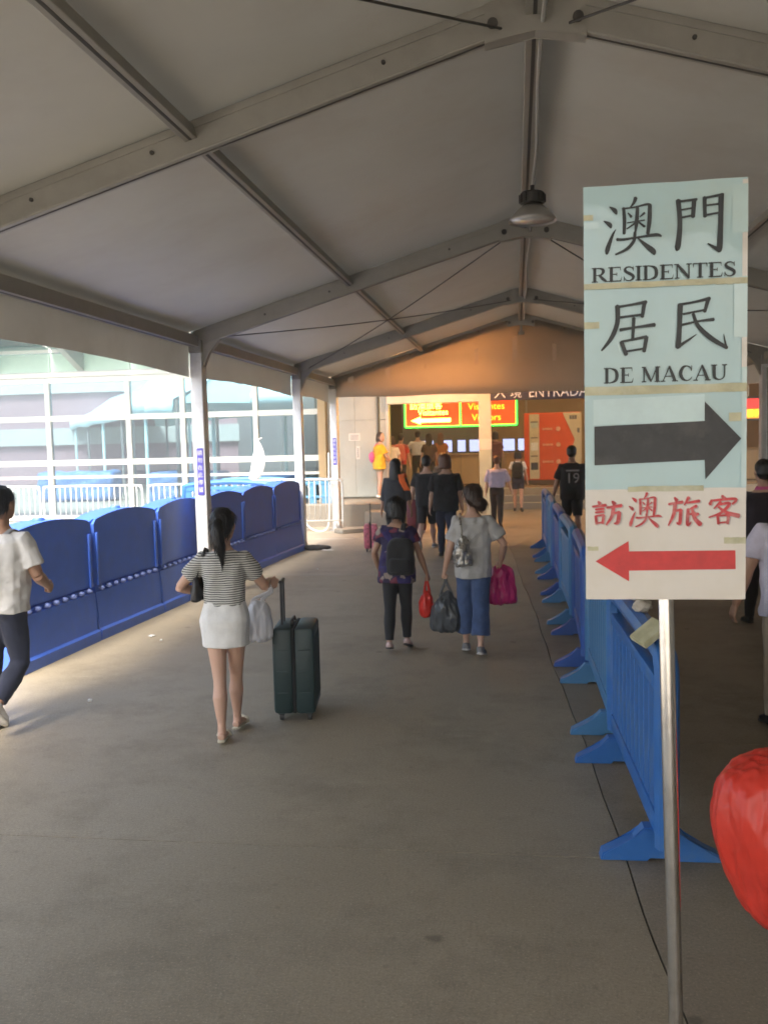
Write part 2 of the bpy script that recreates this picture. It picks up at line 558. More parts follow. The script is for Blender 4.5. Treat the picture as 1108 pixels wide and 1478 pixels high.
RX, XL, XR = 0.144, -4.0, 4.29
ZR, ZE = 4.46, 3.24
RAFT = [-5.4, 0.2, 5.86, 11.56, 17.04, 20.52]
tent = empty('marquee_tent', 'long white marquee tent with grey aluminium rafters over the walkway', 'tent', (0, 0, 0))
def zroof(x):                       # underside of rafters
    return ZR - abs(x - RX) * (ZR - ZE) / (RX - XL)
SL = math.atan2(ZR - ZE, RX - XL)
RD = 0.20                          # rafter depth
for k, y in enumerate(RAFT):
    for sgn, xe in ((-1, XL), (1, XR)):
        b = MB()
        L = math.hypot(xe - RX, ZR - ZE)
        c = Vector(((RX + xe) / 2, y, (ZR + ZE) / 2 + RD / 2 / math.cos(SL)))
        b.box(c, (L + 0.04, 0.10, RD), ry=sgn * SL, bev=0.008)
        d = Vector((0, 0, -RD / 2 - 0.001)); d.rotate(Matrix.Rotation(sgn * SL, 3, 'Y'))
        b.box(c + d, (L - 0.3, 0.018, 0.004), ry=sgn * SL, mi=1)
        for e in (-0.053, 0.053):
            q = Vector((0, e, RD / 2 - 0.04)); q.rotate(Matrix.Rotation(sgn * SL, 3, 'Y'))
            b.box(c + q, (L - 0.1, 0.012, 0.03), ry=sgn * SL)
            q = Vector((0, e * 0.98, -RD / 2 + 0.02)); q.rotate(Matrix.Rotation(sgn * SL, 3, 'Y'))
            b.box(c + q, (L - 0.1, 0.008, 0.02), ry=sgn * SL)
        for t in (0.22, 0.42, 0.78):
            q = Vector((xe + (RX - xe) * t, y - 0.053, zroof(xe + (RX - xe) * t) + 0.1))
            b.tube([q, q + Vector((0, -0.012, 0))], 0.014, 8, mi=1)
        b.build('rafter', [M_ALU, M_SLOT], tent)
        p = MB()
        p.box((xe, y, 1.62), (0.155, 0.19, 3.22), bev=0.012)
        p.box((xe - sgn * 0.079, y, 1.6), (0.004, 0.02, 3.0), mi=0)
        po = p.build('post', [M_POST, M_SLOT], tent)
        g = MB()
        g.prism([(xe - sgn * 0.06, y - 0.045, 2.72), (xe - sgn * 0.075, y - 0.045, 2.98), (xe - sgn * 0.16, y - 0.045, 3.16), (xe - sgn * 0.34, y - 0.045, 3.36),
                 (xe - sgn * 0.34, y - 0.045, 3.42), (xe + sgn * 0.05, y - 0.045, 3.30), (xe + sgn * 0.05, y - 0.045, 2.72)], (0, 0.09, 0), bev=0.006)
        g.box((xe + sgn * 0.0, y, 3.24), (0.17, 0.23, 0.16), bev=0.015)
        g.build('knee_bracket', [M_ALU], tent)
        q = MB()
        q.box((xe, y, 0.009), (0.34, 0.34, 0.016), bev=0.003)
        for dx in (-0.13, 0.13):
            for dy in (-0.13, 0.13):
                q.tube([(xe + dx, y + dy, 0.015), (xe + dx, y + dy, 0.06)], 0.016, 8)
        for dx in (-0.09, 0.09):
            q.prism([(xe + dx - 0.005, y - 0.15, 0.017), (xe + dx - 0.005, y + 0.15, 0.017), (xe + dx - 0.005, y, 0.14)], (0.01, 0, 0))
        q.build('base_plate', [M_STEEL], po)
        if sgn < 0 and k in (3, 5):
            t = MB()
            z0, h = (1.655, 0.60) if k == 3 else (1.78, 0.60)
            t.box((xe + 0.012, y - 0.101, z0), (0.085, 0.006, h))
            for i, ch in enumerate('請勿在此停留'):
                add_text(t, ch, 0.07, (xe + 0.012, y - 0.1052, z0 + h / 2 - 0.065 - i * (h - 0.13) / 5), 1)
            t.build('notice_strip', [M_LBLUE, M_LWHITE], po)
    r = MB()
    r.prism([(RX - 0.30, y - 0.062, ZR - 0.02 - 0.30 * math.tan(SL)), (RX, y - 0.062, ZR - 0.05), (RX + 0.30, y - 0.062, ZR - 0.02 - 0.30 * math.tan(SL)), (RX + 0.30, y - 0.062, ZR + 0.14), (RX, y - 0.062, ZR + 0.2), (RX - 0.30, y - 0.062, ZR + 0.14)], (0, 0.124, 0), bev=0.006)
    for sx in (-0.25, 0.25):
        r.tube([(RX + sx, y - 0.08, ZR), (RX + sx, y + 0.08, ZR)], 0.032, 10, mi=1)
    if k == 5:
        r.tube([(RX, y - 0.04, ZR - 0.26), (RX, y - 0.04, ZR)], 0.03, 10)
        r.tube([(RX, y - 0.04, ZR - 0.27), (RX, y - 0.04, ZR - 0.2)], 0.07, 12)
    r.build('ridge_bracket', [M_ALU, M_SLOT], tent)

def bar(name, x, z, y0, y1, w, h, rot=0.0, mt=M_ALU):
    b = MB(); b.box((x, (y0 + y1) / 2, z), (w, y1 - y0, h), ry=rot, bev=0.006)
    b.box((x - math.sin(rot) * h * 0.502, (y0 + y1) / 2, z - math.cos(rot) * h * 0.502), (w * 0.22, y1 - y0 - 0.02, 0.003), ry=rot, mi=1)
    return b.build(name, [mt, M_SLOT], tent)
for k in range(len(RAFT) - 1):
    y0, y1 = RAFT[k] + 0.055, RAFT[k + 1] - 0.055
    bar('ridge_purlin', RX, ZR + 0.09, y0, y1, 0.11, 0.11)
    for sgn, xe in ((-1, XL), (1, XR)):
        xm = RX + (xe - RX) * 0.52
        bar('purlin', xm, zroof(xm) + 0.13, y0, y1, 0.085, 0.09, sgn * SL)
        bar('eave_beam', xe, ZE + 0.06, y0 + 0.06, y1 - 0.06, 0.11, 0.13)
        # roof sheet
        b = MB()
        nx, ny = 14, 16
        off = RD + 0.012
        grid = []
        for i in range(nx + 1):
            row = []
            for j in range(ny + 1):
                u, v = i / nx, j / ny
                x = RX + (xe + sgn * 0.15 - RX) * u
                y = RAFT[k] + (RAFT[k + 1] - RAFT[k]) * v
                uu = (u / 0.52) if u < 0.52 else (u - 0.52) / 0.48
                sag = 0.035 * math.sin(PI * v) * math.sin(PI * min(1, uu)) + 0.012 * noise.noise((x * 1.1, y * 1.1, k)) + 0.004 * noise.noise((x * 4, y * 1.5, k))
                row.append(b.bm.verts.new((x, y, zroof(x) + off - sag)))
            grid.append(row)
        for i in range(nx):
            for j in range(ny):
                b.bm.faces.new((grid[i][j], grid[i + 1][j], grid[i + 1][j + 1], grid[i][j + 1]))
        b.build('roof_sheet', [M_PVC], tent, smooth=True)
        # hanging valance under the eave
        v = MB()
        n = 18
        rings = []
        for j in range(n + 1):
            t = j / n
            y = RAFT[k] + 0.02 + (RAFT[k + 1] - RAFT[k] - 0.04) * t
            low = 2.86 + 0.05 * math.sin(PI * t) + 0.012 * noise.noise((y * 2, 0, k))
            w = 0.015 * math.sin(9 * y) * 0.5
            rings.append([(xe + sgn * 0.10, y, ZE + 0.195), (xe + sgn * 0.115 + w * 0.4, y, 3.05), (xe + sgn * 0.115 + w, y, low), (xe + sgn * 0.121 + w, y, low), (xe + sgn * 0.121 + w * 0.4, y, 3.05), (xe + sgn * 0.106, y, ZE + 0.195)])
        v.loft(rings)
        v.build('valance', [M_VAL], tent, auto=40)
        if sgn > 0 and k < 4:               # the closed right side
            w = MB()
            rings = []
            for j in range(n * 2 + 1):
                t = j / (2 * n)
                y = RAFT[k] + 0.1 + (RAFT[k + 1] - RAFT[k] - 0.2) * t
                q = 0.03 * math.sin(y * 5.3) * math.sin(PI * t)
                rings.append([(xe + q * 0.3, y, 3.1), (xe + 0.02 + q, y, 1.5), (xe + 0.03 + q * 1.4, y, 0.02), (xe + 0.036 + q * 1.4, y, 0.02), (xe + 0.026 + q, y, 1.5), (xe + 0.006 + q * 0.3, y, 3.1)])
            w.loft(rings)
            w.build('side_curtain', [M_PVC], tent, smooth=True)
# cross wires in two bays
def wire(a, c):
    b = MB(); a, c = Vector(a), Vector(c)
    b.tube([a + (c - a) * t + Vector((0, 0, -0.06 * math.sin(PI * t))) for t in [i / 10 for i in range(11)]], 0.008, 6)
    b.build('brace_wire', [M_CABLE], tent)
for k in (1, 3):
    for sgn, xe in ((-1, XL), (1, XR)):
        ya, yb = RAFT[k], RAFT[k + 1]
        wire((xe - sgn * 0.25, ya + 0.06, zroof(xe - sgn * .25) + 0.05), (RX + sgn * 0.2, yb - 0.06, ZR - 0.03))
        wire((RX + sgn * 0.2, ya + 0.06, ZR - 0.03), (xe - sgn * 0.25, yb - 0.06, zroof(xe - sgn * .25) + 0.05))
# end gable
g = MB()
yg = 20.46
zb = 2.965
nn = 30
rings = []
for i in range(nn + 1):
    x = XL + (XR - XL) * i / nn
    q = 0.012 * math.sin(x * 7)
    rings.append([(x, yg, zroof(x) + 0.14), (x, yg - 0.01 + q, 3.2), (x, yg - 0.012 + q, zb + 0.01 * math.sin(x * 3)), (x, yg - 0.006 + q, zb + 0.01 * math.sin(x * 3)), (x, yg - 0.004 + q, 3.2), (x, yg + 0.006, zroof(x) + 0.14)])
g.loft(rings)
g.build('gable_sheet', [M_GABLE], tent, smooth=True)
# cable along the ridge
b = MB()
b.tube([(RX + 0.05 + 0.012 * math.sin(y * 1.7), y, ZR + 0.012 - 0.02 * abs(math.sin(y * 0.9))) for y in [0.4 + i * 0.4 for i in range(50)]], 0.014, 6)
b.build('ridge_cable', [mat('grey_conduit', (0.42, 0.41, 0.39), 0.5)], tent)

# ------------------------------------------------------------------ high bay lamp hung from the ridge
M_LAMPA = mat('lamp_aluminium', (0.50, 0.48, 0.45), 0.4, 0.6, var=0.1)
M_LAMPI = mat('lamp_inner', (0.8, 0.8, 0.78), 0.25, 0.3)
M_DARKP = mat('dark_plastic', (0.05, 0.048, 0.045), 0.5)
def lamp(loc, label):
    o = empty('high_bay_lamp', label, 'lamp', loc)
    b = MB(); b.lathe((0, 0, 0), [(0.0, 0.34), (0.02, 0.34), (0.02, 0.28), (0.10, 0.275), (0.115, 0.26), (0.115, 0.17), (0.09, 0.155), (0.0, 0.155)], 24)
    for i in range(12):
        a = i * PI / 6
        b.box((0.118 * math.cos(a), 0.118 * math.sin(a), 0.215), (0.02, 0.006, 0.08), rz=a)
    b.build('housing', [M_DARKP], o, auto=40)
    b = MB(); b.lathe((0, 0, 0), [(0.09, 0.155), (0.12, 0.13), (0.17, 0.08), (0.215, 0.03), (0.23, 0.0), (0.226, 0.0), (0.21, 0.028), (0.165, 0.075), (0.115, 0.12), (0.088, 0.14)], 32)
    b.build('lamp_shade', [M_LAMPA], o, smooth=True)
    b = MB(); b.lathe((0, 0, 0), [(0.0, 0.138), (0.10, 0.13), (0.155, 0.08), (0.20, 0.03), (0.205, 0.012), (0.0, 0.008)], 28)
    b.build('lens', [M_LAMPI], o, smooth=True)
    b = MB(); b.tube([(0.02, 0, 0.34), (0.03, 0, 0.40), (0, 0, 0.43)], 0.01, 6)
    b.build('hook', [M_STEEL], o)
    return o
lamp((0.185, 9.2, 4.05), 'grey high bay lamp hanging from the ridge of the marquee')

# ------------------------------------------------------------------ terminal building at the end
M_WALL = mat('painted_panel', (0.50, 0.52, 0.47), 0.55, var=0.05, scale=2, dirt=(0.33, 0.33, 0.28), dirt_scale=1.6, dirt_amt=0.5)
M_WALLW = mat('white_trim', (0.66, 0.64, 0.58), 0.55, var=0.05, dirt=(0.4, 0.37, 0.3), dirt_scale=2, dirt_amt=0.4)
M_GREEN = mat('pale_green_paint', (0.50, 0.56, 0.46), 0.5, var=0.05, dirt=(0.3, 0.3, 0.25), dirt_scale=2, dirt_amt=0.4)
M_TAN = mat('tan_wall', (0.50, 0.36, 0.19), 0.5, var=0.06, scale=1.5)
M_TAND = mat('tan_counter', (0.56, 0.40, 0.20), 0.35, var=0.08, scale=3, stretch=(6, 1, 1))
M_HALLC = mat('hall_ceiling', (0.55, 0.47, 0.36), 0.7)
M_STEP = floor_mat('step_concrete', (0.22, 0.19, 0.15), (0.30, 0.27, 0.22), False, 3)
M_NOSE = mat('step_nosing', (0.62, 0.55, 0.40), 0.6, var=0.15, scale=10)
M_HFLOOR = mat('hall_floor', (0.34, 0.27, 0.18), 0.25, var=0.08, scale=2)
M_SEAM = mat('panel_seam', (0.12, 0.12, 0.10), 0.7)
M_PAPER = mat('notice_paper', (0.78, 0.76, 0.70), 0.6, var=0.03)
M_INK = mat('notice_ink', (0.12, 0.12, 0.14), 0.6)
PZ = 0.55
bld = empty('terminal_building', 'border terminal with grey panel wall, white lintel and open warm lit hall', 'building', (0, 23.6, 0))
def pb(name, mats, f, auto=None, parent=bld):
    b = MB(); f(b)
    bmesh.ops.translate(b.bm, verts=b.bm.verts[:], vec=(0, -23.6, 0)) if parent is bld or parent.parent is bld else None
    return b.build(name, mats, parent, auto=auto)
# platform and steps (setting)
def st(name, mats, f):
    b = MB(); f(b); o = b.build(name, mats); o['kind'] = 'structure'; return o
st('hall_floor', [M_HFLOOR], lambda b: b.box((2.0, 30.95, PZ / 2 - 0.02), (16, 8.3, PZ), bev=0.0))
def ledge(b):
    b.box((-3.72, 24.1, PZ / 2 - 0.022), (2.6, 5.38, PZ - 0.01), bev=0.012)
st('raised_platform', [M_STEP], ledge)
stp = empty('front_steps', 'three shallow concrete steps with pale nosings leading up into the hall', 'steps', (0, 26.4, 0))
for i in range(3):
    h = PZ * (i + 1) / 3.0 - 0.004
    b = MB(); b.box((3.5, 26.03 + 0.4 * i - 26.4 + 0.19, h / 2), (11.7, 0.385, h), bev=0.006)
    so = b.build('step', [M_STEP], stp)
    b = MB(); b.box((3.5, 26.03 + 0.4 * i - 26.4 + 0.035, h + 0.003), (11.68, 0.06, 0.006))
    b.build('nosing', [M_NOSE], so)
blk = MB(); blk.box((0, 0, 0.2), (0.85, 0.75, 0.40), bev=0.015)
o = blk.build('concrete_block', [M_STEP]); o.location = (-2.95, 20.98, 0); tag(o, 'square concrete step block in front of the raised platform', 'step block')
blk = MB(); blk.box((0, 0, 0.05), (1.0, 0.42, 0.09), bev=0.012)
o = blk.build('kerb_stone', [M_STEP]); o.location = (-3.45, 20.15, 0.0); o.rotation_euler = (0, 0, R(38)); tag(o, 'loose concrete kerb piece lying askew beside the end post', 'kerb stone')

# grey panel wall left of the opening
def wallp(b):
    b.box((-4.05, 23.70, 2.25), (1.20, 0.2, 3.4))
pb('wall', [M_WALL], wallp)
def panels():
    for x0, x1 in ((-4.62, -4.065), (-4.055, -3.52)):
        for z0, z1 in ((PZ + 0.02, 2.515), (2.53, 3.9)):
            pb('wall_panel', [M_WALL], lambda b: b.box(((x0 + x1) / 2, 23.592, (z0 + z1) / 2), (x1 - x0, 0.02, z1 - z0), bev=0.004))
panels()
for z0, z1 in ((PZ + 0.02, 2.515), (2.53, 3.9)):
    pb('wall_panel', [M_WALL], lambda b: b.box((-3.33, 23.57, (z0 + z1) / 2), (0.16, 0.06, z1 - z0), bev=0.004))
pb('drain_pipe', [M_SEAM], lambda b: b.tube([(-3.455, 23.56, PZ), (-3.455, 23.56, 3.8)], 0.028, 10))
pb('wall_notice', [M_PAPER, M_INK], lambda b: (b.box((-4.08, 23.577, 2.10), (0.30, 0.006, 0.19)), [b.box((-4.08, 23.573, 2.145 - 0.035 * i), (0.22 - 0.03 * (i % 2), 0.001, 0.012), mi=1) for i in range(4)]))
pb('wall_notice', [M_PAPER, M_INK], lambda b: (b.box((-4.0, 23.577, 1.70), (0.10, 0.006, 0.34)), [b.box((-4.0, 23.573, 1.80 - 0.05 * i), (0.03, 0.001, 0.03), mi=1) for i in range(5)]))
# opening: jamb, lintel, pillar
pb('jamb', [M_WALLW], lambda b: b.box((-3.21, 23.62, 2.2), (0.08, 0.28, 3.3), bev=0.01))
pb('lintel', [M_WALLW], lambda b: (b.box((-2.03, 23.3, 3.22), (2.30, 0.24, 0.66), bev=0.012), b.box((-2.03, 23.165, 2.925), (2.28, 0.03, 0.05), bev=0.004)))
pb('lintel', [M_WALLW], lambda b: b.box((4.4, 23.4, 3.35), (10.0, 0.2, 0.4), bev=0.01))
def pil(b):
    b.box((-0.745, 23.3, 2.6), (0.30, 0.30, 1.94), bev=0.012)
    b.box((-0.745, 23.3, 1.85), (0.306, 0.306, 0.26), bev=0.004, mi=1)
    b.box((-0.745, 23.3, 0.86), (0.302, 0.302, 1.72), bev=0.012, mi=2)
pb('pillar', [M_WALLW, M_PAPER, M_GREEN], pil)
pb('pillar', [M_WALLW, M_PAPER, M_GREEN], lambda b: (b.box((5.1, 23.4, 1.6), (0.3, 0.3, 3.2), bev=0.012)))
# hall shell
pb('hall_wall', [M_TAN], lambda b: b.box((2.0, 34.9, 2.2), (16, 0.2, 3.6)))
pb('hall_wall', [M_TAN], lambda b: b.box((-5.0, 29.4, 2.2), (0.2, 11.0, 3.6)))
pb('hall_wall', [M_TAN], lambda b: b.box((9.6, 29.0, 2.2), (0.2, 11.6, 3.6)))
pb('hall_ceiling', [M_HALLC], lambda b: b.box((2.3, 29.3, 3.92), (14.6, 11.4, 0.12)))
pb('roof_edge', [M_WALLW], lambda b: b.box((2.3, 23.32, 4.2), (14.6, 0.2, 1.2)))
pb('added_shade_roof', [M_WALLW], lambda b: (b.box((2.2, 21.95, 4.86), (15.6, 3.6, 0.12)), b.box((-5.55, 21.95, 4.5), (0.06, 3.6, 0.8))))  # unseen roof and side sheet, added to keep sun off the hall front
M_GLOW = mat('added_warm_glow', (0.8, 0.6, 0.4), 0.5, emit=(1.0, 0.42, 0.12), estr=30.0)
pb('unseen_ceiling_light', [M_GLOW, M_STEEL], lambda b: (b.box((-1.6, 21.25, 3.75), (2.4, 0.14, 0.06)), [b.tube([(x, 21.25, 3.78), (x, 21.25, 4.82)], 0.01, 6, mi=1) for x in (-2.2, -1.0)]))  # unseen glowing bar on rods, added for an orange glow through the gable
M_TUBE = mat('tube_light', (0.8, 0.7, 0.5), 0.5, emit=(1.0, 0.66, 0.32), estr=4.5)
for x in (-3.2, -0.6, 2.0, 5.4):
    for y in (25.0, 28.0, 31.5):
        pb('unseen_ceiling_light', [M_TUBE], lambda b: b.box((x, y, 3.84), (1.25, 0.32, 0.035)))
for x in (-3.6, 0.4, 4.4):
    pb('wall_trim', [M_WALLW], lambda b: b.box((x, 34.78, 2.2), (0.07, 0.04, 3.3)))
# ENTRADAS sign
M_NAVY = mat('sign_navy', (0.045, 0.05, 0.085), 0.4, var=0.1)
ent = empty('entrance_sign', 'dark navy entrance board with white lettering above the hall opening', 'sign', (0.95, 23.06, 3.2))
b = MB(); b.box((0, 0, 0), (3.1, 0.06, 0.60), bev=0.008); b.build('board', [M_NAVY], ent)
b = MB(); add_text(b, '入', 0.30, (-1.32, -0.034, -0.13)); add_text(b, '境', 0.30, (-0.93, -0.034, -0.13)); b.build('lettering', [M_LWHITE], ent); b = MB(); add_text(b, 'ENTRADAS', 0.36, (0.14, -0.034, -0.13), sx=0.86)
b.build('lettering', [M_LWHITE], ent)

# LED sign
def emis(name, col, st_):
    return mat(name, tuple(x * 0.5 for x in col), 0.4, emit=col, estr=st_)
E_NEON = emis('neon_green', (0.06, 1.0, 0.06), 1.3)
E_RED = emis('led_red', (1.0, 0.055, 0.01), 0.6)
E_YEL = emis('led_yellow', (1.0, 0.62, 0.05), 6.0)
E_YEL2 = emis('led_amber', (1.0, 0.50, 0.02), 1.0)
def arrow_pts(x0, x1, zc, hw, head, hh):      # pointing to -x
    return [(x0, zc), (x0 + head, zc - hh), (x0 + head, zc - hw), (x1, zc - hw), (x1, zc + hw), (x0 + head, zc + hw), (x0 + head, zc + hh)]
led = empty('led_sign', 'glowing red LED sign with yellow arrow and green neon frame above the counters', 'sign', (-1.39, 23.95, 2.68))
b = MB(); b.box((0, 0.06, 0), (2.92, 0.08, 0.80), bev=0.01); b.build('cabinet', [M_DARKP], led)
b = MB(); b.box((-0.715, 0.015, 0), (1.38, 0.01, 0.70)); b.build('display', [E_RED], led)
b = MB(); b.box((0.715, 0.015, 0), (1.36, 0.01, 0.70)); b.build('display', [E_RED], led)
b = MB()
for p in ([(-1.42, 0, 0.36), (-1.42, 0, -0.36), (1.42, 0, -0.36), (1.42, 0, 0.36), (-1.42, 0, 0.36)], [(0, 0, 0.35), (0, 0, -0.35)]):
    for a, c in zip(p, p[1:]): b.tube([a, c], 0.022, 8)
b.build('neon_frame', [E_NEON], led)
b = MB()
add_text(b, '訪澳旅客', 0.21, (-0.88, 0.006, 0.17)); add_text(b, 'Visitantes', 0.20, (-0.70, 0.006, -0.0))
b.prism([(x, 0.008, z) for x, z in arrow_pts(-1.27, -0.25, -0.2, 0.05, 0.25, 0.10)], (0, -0.004, 0))
b.build('lettering', [E_YEL], led)
b = MB(); add_text(b, 'Visitantes', 0.24, (0.66, 0.006, 0.12)); add_text(b, 'Visitors', 0.24, (0.66, 0.006, -0.16))
b.build('lettering', [E_YEL2], led)
b = MB()
for x in (-1.2, 1.2): b.tube([(x, 0.06, 0.4), (x, 0.06, 1.15)], 0.015, 6)
b.build('hanger_rod', [M_STEEL], led)

led2 = empty('led_display', 'smaller red and amber LED display high on the far right of the hall', 'sign', (6.55, 25.2, 2.60))
b = MB(); b.box((0, 0.06, 0), (1.7, 0.08, 0.62), bev=0.01); b.build('cabinet', [M_DARKP], led2)
b = MB(); b.box((0, 0.015, 0.13), (1.6, 0.01, 0.24)); b.build('display', [emis('led_red_bright', (1.0, 0.04, 0.03), 0.4)], led2)
b = MB(); b.box((0, 0.015, -0.13), (1.6, 0.01, 0.24)); b.build('display', [emis('led_orange', (1.0, 0.32, 0.01), 0.5)], led2)
b = MB(); add_text(b, '居民 Residentes', 0.2, (0, 0.006, -0.13)); b.build('lettering', [E_YEL2], led2)
b = MB()
for x in (-0.6, 0.6): b.tube([(x, 0.06, 0.3), (x, 0.06, 1.25)], 0.015, 6)
b.build('hanger_rod', [M_STEEL], led2)

# counters with monitors
M_SCR = mat('monitor_glow', (0.03, 0.03, 0.05), 0.2, emit=(0.40, 0.45, 0.75), estr=0.55)
M_MON = mat('monitor_case', (0.05, 0.05, 0.06), 0.4)
def counter(x0, x1, label):
    c = empty('service_counter', label, 'counter', ((x0 + x1) / 2, 30.2, PZ))
    w = x1 - x0
    b = MB(); b.box((0, 0, 0.46), (w, 0.5, 0.92), bev=0.01); b.build('counter_body', [M_TAND], c)
    b = MB(); b.box((0, -0.03, 0.945), (w + 0.06, 0.62, 0.045), bev=0.008); b.build('counter_top', [M_TAN], c)
    n = max(2, int(w / 0.75))
    for i in range(n - 1):
        b = MB(); b.box((-w / 2 + (i + 1) * w / n, -0.252, 0.46), (0.012, 0.006, 0.88)); b.build('panel_gap', [M_SEAM], c)
    return c
counter(-4.3, -0.9, 'long tan service counter below the glowing sign, left of the pillar')
counter(-0.3, 0.25, 'short tan service counter between the pillar and the orange cabinet')
counter(3.2, 7.6, 'tan service counter at the right end of the hall')
mon_x = [(-2.25, 0.50), (-1.72, 0.30), (-1.25, 0.48), (-2.85, 0.5), (-0.22, 0.42), (0.2, 0.3), (4.2, 0.5), (5.2, 0.5), (6.2, 0.5)]
for i, (x, w) in enumerate(mon_x):
    lab = ['grey monitor on the long counter left of the orange dressed woman', 'narrow lit monitor on the long counter beside the orange dressed woman', 'wide lit monitor on the long counter nearest the pillar',
           'monitor on the long counter behind the man in the white shirt', 'monitor on the short counter right of the pillar', 'narrow monitor on the short counter next to the orange cabinet',
           'first monitor on the right hand counter', 'middle monitor on the right hand counter', 'last monitor on the right hand counter'][i]
    m = empty('monitor', lab, 'monitor', (x, 30.05, PZ + 0.967), 0, 'monitors on the service counters')
    b = MB(); b.box((0, 0, 0.25), (w, 0.04, 0.42), bev=0.006); b.build('screen_case', [M_MON], m)
    b = MB()
    b.box((0, -0.0215, 0.25), (w - 0.05, 0.003, 0.37)); b.build('screen', [M_SCR], m)
    b = MB(); b.box((0, 0.0, 0.008), (0.2, 0.14, 0.014)); b.box((0, 0.0, 0.03), (0.05, 0.03, 0.05)); b.build('stand', [M_MON], m)

# orange cabinet with an arrow design
M_ORG = mat('kiosk_orange', (0.72, 0.10, 0.022), 0.35, var=0.06)
M_BEI = mat('kiosk_beige', (0.62, 0.52, 0.34), 0.4, var=0.05)
M_BRN = mat('kiosk_base', (0.13, 0.085, 0.05), 0.5)
M_LORG = mat('kiosk_print', (0.80, 0.42, 0.26), 0.4)
kio = empty('ticket_machine', 'tall orange and beige ticket machine with pale arrow prints and stacked slots', 'ticket machine', (1.12, 29.0, PZ), 0)
b = MB(); b.box((0, 0.38, 1.15), (1.72, 0.74, 2.06), bev=0.02); b.build('cabinet', [M_ORG], kio)
b = MB(); b.box((0, 0.38, 0.06), (1.70, 0.70, 0.118)); b.build('plinth', [M_BRN], kio)
b = MB(); b.box((-0.555, 0.0, 1.15), (0.30, 0.03, 1.98), bev=0.006); so = b.build('slot_column', [M_BEI], kio)
for z, h, m in ((1.80, 0.16, M_GREEN), (1.42, 0.03, M_BRN), (0.86, 0.03, M_BRN), (0.55, 0.22, M_MON), (1.90, 0.04, M_BRN), (1.15, 0.24, M_PAPER)):
    b = MB(); b.box((-0.555, -0.018, z), (0.21, 0.012, h), bev=0.002); b.build('slot', [m], so)
b = MB(); b.prism([(0.86, 0.004, 2.16), (0.30, 0.004, 2.16), (0.66, 0.004, 1.35), (0.86, 0.004, 1.35)], (0, -0.008, 0)); b.build('corner_panel', [M_BEI], kio)
b = MB(); b.prism([(0.86, 0.004, 1.35), (0.66, 0.004, 1.35), (0.30, 0.004, 0.14), (0.86, 0.004, 0.14)], (0, -0.008, 0)); b.build('corner_panel', [M_BEI], kio)
b = MB()
for z, w_ in ((1.68, 0.30), (1.20, 0.32), (0.68, 0.34)):
    for i in range(5):
        b.box((-0.30 + w_ * i / 5 + 0.02, 0.0, z), (w_ / 5 - 0.014, 0.005, 0.07 - 0.015 * (i % 2)))
    b.tube([(0.17, 0.004, z), (0.17, -0.002, z)], 0.07, 14)
b.build('print', [M_LORG], kio)
b = MB()
for i in range(3): b.box((0.54 + 0.075 * i, -0.0055, 2.02), (0.06, 0.003, 0.12))
b.build('print', [M_INK], kio); b = MB(); b.box((0.77, -0.0055, 1.62), (0.07, 0.003, 0.14)); b.build('print', [M_INK], kio)

# extra posts of the hall seen to the right
pb('door_frame', [M_SEAM], lambda b: b.box((6.6, 34.77, 1.7), (1.3, 0.05, 2.3)))
